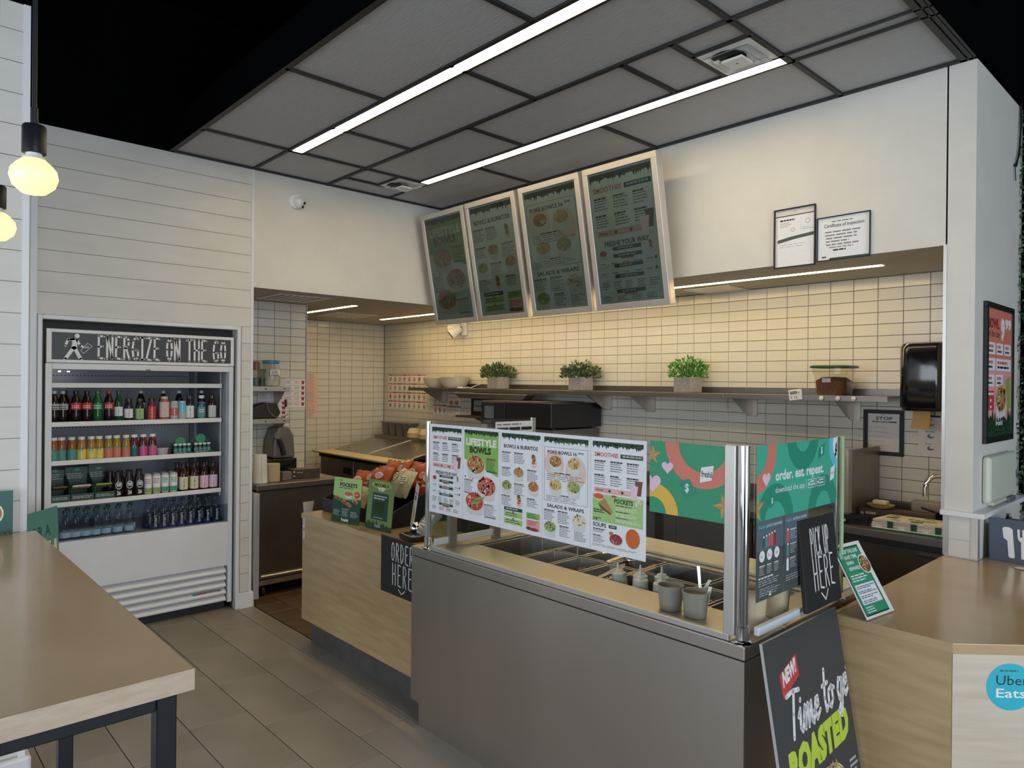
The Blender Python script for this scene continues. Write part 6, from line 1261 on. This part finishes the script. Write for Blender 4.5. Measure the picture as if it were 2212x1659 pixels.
# the print is sheared to the slanted card
mb = MB(); nm = []
for pts, F, c, l in k.P:
    if c not in nm: nm.append(c)
    mb.add([P00+U*(x/w)+V*(y/h)+N*(.0002+.00015*l) for x, y in pts], F, nm.index(c))
mb.build('print', [ink(c) for c in nm], t)
# leaning ROASTED board
t = thing('roasted_board', 'tall dark board reading Time to get ROASTED leaning on the steel counter side', 'sign', (-.98,2.33,0))
O = Vector((-.903,2.055,.001)); U = Vector((0,.548,0)); V = Vector((-.156,0,.930)); w, h = U.length, V.length; N = U.cross(V).normalized()
MB().slab(O-N*.010, U, V, N*.010).build('board', mat('board_edge', (.45,.46,.46), .5), t)
k = Ink(); k.rect(0,0,w,h,'chalk',0)
k.poly([(.075,h-.115),(.20,h-.075),(.205,h-.145),(.082,h-.19)],'red',2); k.text('NEW!',.092,h-.158,.188,h-.108,'white',3,.05,.05,.28)
V2 = lambda x, y: (x, y)
def script(k, t0, x, y, sz, sw, c):
    G = {'T':[[(.0,.95),(.30,1),(.62,.96)],[(.36,.98),(.28,.5),(.22,0)]],'i':[[(.0,.35),(.10,.5),(.07,.1),(.16,0),(.26,.2)],[(.13,.68),(.14,.70)]],'m':[[(.0,.2),(.10,.5),(.08,0),(.16,.4),(.26,.5),(.26,0),(.34,.4),(.44,.5),(.44,.08),(.52,0),(.60,.2)]],
         'e':[[(.0,.22),(.24,.30),(.22,.48),(.10,.46),(.05,.2),(.14,0),(.32,.16)]],'t':[[(.16,.95),(.10,.3),(.16,0),(.30,.12)],[(.0,.60),(.30,.62)]],'o':[[(.22,.48),(.05,.4),(.04,.1),(.16,0),(.28,.15),(.26,.42),(.18,.46),(.38,.40)]],
         'g':[[(.28,.44),(.12,.5),(.03,.25),(.10,.02),(.22,.1),(.30,.46),(.26,-.15),(.14,-.38),(.02,-.25),(.2,-.05),(.38,.12)]],' ':[]}
    AD = {'T':.52,'i':.24,'m':.58,'e':.30,'t':.28,'o':.34,'g':.36,' ':.22}
    for ch in t0:
        for st in G[ch]: k.line([(x+(u+.12*v)*sz, y+v*sz+(x-.1)*.05) for u, v in st], sw, c, 3)
        x += AD[ch]*sz
script(k,'Time to get',.085,h-.315,.136,.0155,'white')
k.text('ROASTED',.055,h-.455,.505,h-.345,'acid',2,.075,.06,.06)
BW = ['purple','corn','rust','tan','avo','leaf2','cream']
k.bowl(.315,h-.545,.235,['avo','tan','corn','cream','purple','purple','rust'],3,True,.50,70); 
for i in range(40): k.ell(.315+random.uniform(-.09,.06), h-.535+random.uniform(-.05,.06), .016, .0035, random.choice(('cream','corn','tan','rust')), 9, 6, random.uniform(.6,2.2))
k.bowl(.385,h-.765,.21,['rust','orange','corn','tan','lemon'],3,True,.5,60); k.bowl(.18,h-.835,.20,['leaf2','avo','red','cream','wine'],3,True,.5,60)
k.greek(.47,h-.50,.535,3,'lgrey',.018,3,.5); k.greek(.49,h-.64,.54,4,'lgrey',.018,3,.5); k.greek(.05,h-.70,.15,3,'lgrey',.02,3,.5)
clipk(k,0,0,w,h).build('print', t, O, U, V, eps=.0002, lift=.0003)
# ================================================================== RIGHT-HAND PIER ITEMS
XP = -0.978
t = thing('bowl_screen', 'upright lit menu screen reading BOWL of the day 9.99 on the pier', 'screen', (XP,4.44,1.45))
y0, y1, z0, z1 = 4.160, 4.716, 1.448, 2.172
b = .030
MB().box((XP+.0005,y0,z0),(XP+.020,y1,z0+b)).box((XP+.0005,y0,z1-b),(XP+.020,y1,z1)).box((XP+.0005,y0,z0+b),(XP+.020,y0+b,z1-b)).box((XP+.0005,y1-b,z0+b),(XP+.020,y1,z1-b)).build('frame', BLACKPL, t, bevel=.002)
MB().box((XP+.0005,y0+b,z0+b),(XP+.012,y1-b,z1-b)).build('panel', ink('salmon'), t)
w, h = y1-y0-2*b, z1-z0-2*b; k = Ink(); k.rect(0,0,w,h,'salmon',0); k.rect(0,0,w,h*.62,'pink',1)
k.text('BOWL',.012,h*.845,w*.46,h*.93,'wine',3,.06); k.text('of the day',.012,h*.765,w*.48,h*.835,'black',3,.0,.12); k.text('9',w*.52,h*.755,w*.69,h*.945,'white',3,.06); k.text('99',w*.70,h*.855,w*.97,h*.945,'white',3,.06)
for x,y,ww in ((.0,.645,.31),(.345,.645,.28),(.66,.645,.30),(.0,.52,.31),(.345,.52,.61),(.0,.395,.28),(.33,.395,.30)): k.rect(w*(x+.015),h*y,w*(x+ww),h*(y+.092),'paper',2); k.greek(w*(x+.06),h*(y+.075),w*(x+ww-.06),1,'coral',h*.03,3,.8); k.greek(w*(x+.06),h*(y+.035),w*(x+ww-.06),1,'black',h*.025,3,.7)
k.rect(w*.02,h*.21,w*.28,h*.36,'red',3); k.greek(w*.05,h*.345,w*.26,1,'paper',h*.03,4,.6); 
for y in (.285,.235): k.ell(w*.15,h*y,w*.03,h*.012,'white',4,10)
k.bowl(w*.56,h*.29,w*.46,['tan','corn','cream','brown','rust'],4,True,.55,60); k.poly([(w*.74,h*.45),(w*.95,h*.48),(w*.98,h*.22),(w*.84,h*.20)],'avo',3); k.leaves(0,w,0,h*.23,True,9); k.leaves(0,w,0,h*.12,True,11); k.text('freshii',w*.34,h*.085,w*.62,h*.125,'white',13,.02)
k.build('display_print', t, (XP+.0122,y0+b,z0+b), YW, ZW, eps=.00015, lift=.0002)
t = thing('sanitizer_dispenser', 'white wall sanitizer dispenser below the lit menu screen', 'dispenser', (XP,4.43,1.13))
y0, y1 = 4.16, 4.72
MB().box((XP+.0005,y0,1.145),(XP+.040,y1-.02,1.385)).build('cover', mat('ivory_plastic', (.62,.64,.55), .35, var=.02), t, bevel=.018); MB().box((XP+.0005,y0+.10,1.127),(XP+.032,y0+.36,1.1445)).build('spout_skirt', mat('ivory_plastic', (.62,.64,.55), .35), t, bevel=.003); MB().box((XP+.0005,y1-.20,1.1185),(XP+.045,y1-.06,1.1445)).build('push_bar', GREYPL, t, bevel=.004); MB().box((XP+.0405,y1-.05,1.245),(XP+.043,y1-.035,1.285)).build('window', GREYPL, t)
# hanging black cable at the pier top
t = MB().tube([(XP+.01,4.86,3.36),(XP+.012,4.85,3.22),(XP+.012,4.81,3.06),(XP+.010,4.755,2.98),(XP+.008,4.735,2.985)], .0065, 8).tube([(XP+.008,4.74,2.98),(XP+.009,4.755,2.90),(XP+.009,4.765,2.90),(XP+.008,4.752,2.98)], .002, 6).build('hanging_cable', BLACKPL); tag(t, 'black cable drooping from the ceiling over the pier top', 'cable')
# boxwood hedge panel
t = thing('hedge_panel', 'artificial boxwood hedge panel covering the wall right of the pier', 'hedge', (.4,4.93,1.0)); r = random.Random(4); mb = MB()
MB().box((-.955,4.935,.95),(1.6,4.9495,3.33)).build('backing', mat('hedge_backing', (.008,.022,.010), .9), t)
for i in range(5200):
    x = -.965+2.4*(r.random()**1.8); p = Vector((x, 4.93-r.random()*.05, r.uniform(.93,3.32))); o = Vector((r.uniform(-.8,.8),-1*r.random(),r.uniform(-.7,.9))).normalized(); s = o.cross(Vector((r.uniform(-1,1),r.uniform(-1,1),r.uniform(-1,1)))).normalized(); L = r.uniform(.018,.030)
    mb.add([p,p+o*L*.5+s*L*.35,p+o*L,p+o*L*.5-s*L*.35],[(0,1,2,3)],r.choice((0,0,1,2)))
mb.build('hedge_leaves', [mat('hedge_a',(.012,.045,.018),.5,var=.1),mat('hedge_b',(.04,.10,.045),.5,var=.1),mat('hedge_c',(.12,.20,.11),.5,var=.1)], t, kind='stuff')
# cutlery box
t = thing('cutlery_box', 'charcoal box printed with knife fork and spoon beside the pier', 'box', (-.75,4.3,.8855))
CH = ink('steelblue'); O = Vector((-.930,4.10,.8858)); U = Vector((.46,-.03,0)); V = Vector((-.008,.02,.205)); D = Vector((.03,.30,0))
MB().slab(O, U, V, D.normalized()*.006).slab(O+D, U, V*.8, D.normalized()*.006).slab(O, U.normalized()*.006, V*.85, D).slab(O+U-U.normalized()*.006, U.normalized()*.006, V*.85, D).slab(O, U, D, (0,0,.006)).build('box', mat('charcoal', (.075,.095,.135), .55, var=.06), t)
k = Ink(); hh = .205
def knife(x): k.poly([(x,hh*.78),(x+.010,hh*.82),(x+.030,hh*.82),(x+.042,hh*.78),(x+.050,hh*.14),(x+.046,hh*.11),(x+.030,hh*.11),(x+.024,hh*.14),(x+.020,hh*.50),(x+.004,hh*.56)],'white',1)
def fork(x):
    k.poly([(x,hh*.62),(x+.048,hh*.62),(x+.044,hh*.55),(x+.032,hh*.50),(x+.036,hh*.12),(x+.014,hh*.12),(x+.014,hh*.50),(x+.004,hh*.55)],'white',1)
    for i in range(3): k.rect(x+.0195*i,hh*.60,x+.0095+.0195*i,hh*.80,'white',1)
def spoon(x): k.ell(x+.024,hh*.66,.024,hh*.17,'white',1); k.rect(x+.013,hh*.12,x+.036,hh*.55,'white',1)
knife(.060); fork(.122); spoon(.190); k.rect(.193,hh*.10,.204,hh*.11,'white',1)
k.build('cutlery_print', t, O, U, V)
for i in range(10):
    a = i*.045; p = O+U*(.08+.085*i)+D*(.2+.05*(i%4))+Vector((0,0,.13)); o = MB().slab(p,(.012,.003,0),(.02*math.sin(i*2),.08,.075+.008*(i%3)),(0,0,.002)).lathe([(1e-5,0),(.014,.004),(1e-5,.008)], p+Vector((.006+.02*math.sin(i*2),.08,.078+.008*(i%3))), 8).build('wrapped_cutlery', GREYPL if i % 3 else BLACKPL); tag(o, '%s cutlery piece from the left sticking up in the charcoal box' % ORD[i], 'cutlery', 'cutlery in the charcoal box')
tag(MB().lathe([(1e-5,0),(.022,.004),(.024,.006),(1e-5,.007)], (-.775,3.98,.8857), 18).box((-.76,3.972,.888),(-.70,3.988,.891)).build('loose_spoon', WHITEPL), 'white plastic spoon lying loose on the counter before the cutlery box', 'spoon')
# ================================================================== certificates on the upper wall
YU = 4.009
poster('black edged document holder left of the inspection certificate', (-2.005,YU-.001,.700+1.735), XW, ZW, .235, .335, lambda k,w,h: (k.rect(w*.06,0,w*.98,h*.88,'paper',1), k.greek(w*.12,h*.83,w*.5,1,'black',h*.04,2,.7), k.greek(w*.12,h*.77,w*.4,3,'grey',h*.03,2,.3), k.line([(w*.66,h*.86),(w*.66,h*.6)],.001,'lgrey',2,False), k.ell(w*.82,h*.76,w*.06,w*.06,'grey',2), k.ell(w*.82,h*.76,w*.05,w*.05,'paper',3), k.greek(w*.7,h*.66,w*.95,2,'grey',h*.03,2,.3), k.ell(w*.45,h*.64,w*.05,w*.045,'grey',2), k.ell(w*.45,h*.64,w*.04,w*.035,'paper',3), k.poly([(w*.06,h*.48),(w*.4,h*.52),(w*.98,h*.56),(w*.98,h*.50),(w*.5,h*.47),(w*.06,h*.42)],'slate',2), k.greek(w*.1,h*.39,w*.95,2,'grey',h*.04,2,.15), k.rect(w*0,h*.885,w,h*.90,'black',2), k.ell(w*.5,h*.955,w*.02,w*.02,'black',2), k.ell(w*.5,h*.955,w*.014,w*.014,'paper',3)), cat='notice', frame=(.007, BLACKMT), name='document_holder', bg='card')
poster('wide framed Certificate of Inspection beside the document holder', (-1.750,YU-.001,.710+1.735), XW, ZW, .280, .238, lambda k,w,h: (k.greek(w*.27,h*.91,w*.75,1,'grey',h*.05,1,.5), k.text('Certificate of Inspection',w*.12,h*.74,w*.90,h*.85,'black',2,.01), k.greek(w*.14,h*.67,w*.85,2,'grey',h*.075,1,.4), k.greek(w*.16,h*.52,w*.82,3,'grey',h*.075,1,.4), k.greek(w*.22,h*.30,w*.78,1,'grey',h*.06,1,.4), k.greek(w*.3,h*.24,w*.68,1,'black',h*.06,1,.6), k.greek(w*.08,h*.09,w*.18,1,'black',h*.05,1,.7), k.poly([(w*.22,h*.0),(w*.24,h*.045),(w,h*.045),(w,0)],'dgreen',1)), cat='notice', frame=(.005, BLACKMT), name='framed_certificate')
# ================================================================== DINING SIDE: TABLE, CARDS, PENDANTS
t = thing('bar_table', 'tall maple bar table on black square-tube legs at the left', 'table', (-2.66,.35,0))
MB().box((-3.662,.10,1.020),(-1.680,.572,1.070)).build('tabletop', [WTOP], t, bevel=.003)
m = MB().box((-1.6805,.1005,1.0205),(-1.6790,.5715,1.0695)).build('end_grain', WEDGE, t)
def leg(x, y): MB().box((x-.045,y,0),(x,y+.044,1.0195)).build('leg', BLACKM, t, bevel=.003)
for x in (-1.722,-2.78): 
    leg(x,.503); leg(x,.165); MB().box((x-.045,.2095,.975),(x,.5025,1.0195)).build('cross_rail', BLACKM, t, bevel=.003)
MB().box((-2.7795,.505,.975),(-1.7675,.545,1.0195)).build('long_rail', BLACKM, t); MB().box((-2.7795,.167,.975),(-1.7675,.207,1.0195)).build('long_rail', BLACKM, t)
def tcard(k, w, h):
    k.rect(0,0,w,h,'slate',0); k.rect(0,0,w,h,'tealdk',1); k.text('FREE',w*.12,h*.76,w*.70,h*.88,'white',3,.05); k.ell(w*.45,h*.50,w*.34,w*.34,'white',2); k.ell(w*.45,h*.5,w*.30,w*.30,'rust',3)
    for _ in range(40): a, r = random.uniform(0,2*PI), math.sqrt(random.random())*w*.27; k.ell(w*.45+r*math.cos(a),h*.5+r*math.sin(a),w*.03,w*.015,random.choice(('corn','coral','tan','brown')),4,6,random.random()*3)
    k.text('BOWLS',w*.08,h*.20,w*.70,h*.31,'white',3,.05); k.leaves(0,w,0,h*.16,True)
card('dark green card standing at the far end of the bar table','table_card',(-3.625,.330,1.0705),(0,1,0),.153,.187,.0,tcard,'slate',grp=None)
t = thing('teal_board', 'teal board with FOR A and FRESH lettering standing behind the bar table', 'sign', (-4.75,.65,0))
P1 = Vector((-5.03,.893,.956)); U = Vector((.76,-.65,0)).normalized()
w = .62; h = .955; O = P1-Vector((0,0,0))+U*w; U2 = -U; O = Vector((P1.x+U.x*w, P1.y+U.y*w, .001)); V = Vector((-.035,-.030,.955)); N = U2.cross(V).normalized()
shift = Vector((.035,.030,0)); O = O+shift
MB().slab(O-N*.008, U2*w, V, N*.008).build('board', ink('teal'), t)
MB().slab(O-N*.010+U2*.1, U2*(w-.2), V*.8, -N*.004).build('back_strut', BLACKM, t)
k = Ink(); k.rect(0,0,w,V.length,'teal',0); k.text('TIME FOR A',.13,.795,.545,.865,'tealdk',2,.02); k.text('REFRESH',.135,.665,.600,.765,'cream',2,.06); k.ell(.60,.50,.055,.17,'lemon',2,24); k.greek(.40,.64,.60,2,'tan',.02,2,.4)
clipk(k,0,0,w,V.length).build('print', t, O, U2, V)
GLOW = mat('bulb_glow', (.9,.7,.3), .2, emit=(1.0,.70,.20), estr=1.7)
def pendant(x, y, z, label):
    t = thing('pendant_lamp', label, 'lamp', (x,y,z), 'bare bulb pendants over the bar table')
    R_ = .062
    MB().lathe([(.0005,-R_*.86),(R_*.5,-R_*.74),(R_*.86,-R_*.42),(R_*.99,0),(R_*.93,R_*.34),(R_*.70,R_*.62),(.031,R_*.80)], (x,y,z), 28).build('bulb', GLOW, t)
    MB().lathe([(.0315,R_*.80),(.029,R_*.92),(.021,R_*.97),(.021,R_*1.12)], (x,y,z), 22).build('bulb_collar', WHITEPL, t)
    MB().lathe([(.029,R_*1.10),(.0305,R_*1.12),(.0305,R_*2.35),(.027,R_*2.42),(.010,R_*2.45)], (x,y,z), 24).build('socket', BLACKM, t)
    MB().cyl((x,y,z+R_*2.44),(x,y,4.399),.0065,10).build('cord', BLACKM, t); MB().cyl((x,y,z+R_*2.44),(x,y,z+R_*2.44+.05),.010,10).build('cord_grip', BLACKM, t)
pendant(-2.445,.369,2.319,'nearer bare round bulb pendant on a black cord over the table'); pendant(-3.150,.362,2.284,'farther bare bulb pendant cut by the left picture edge')
for x, y, z in ((-2.445,.369,2.319),(-3.15,.362,2.284)):
    pass
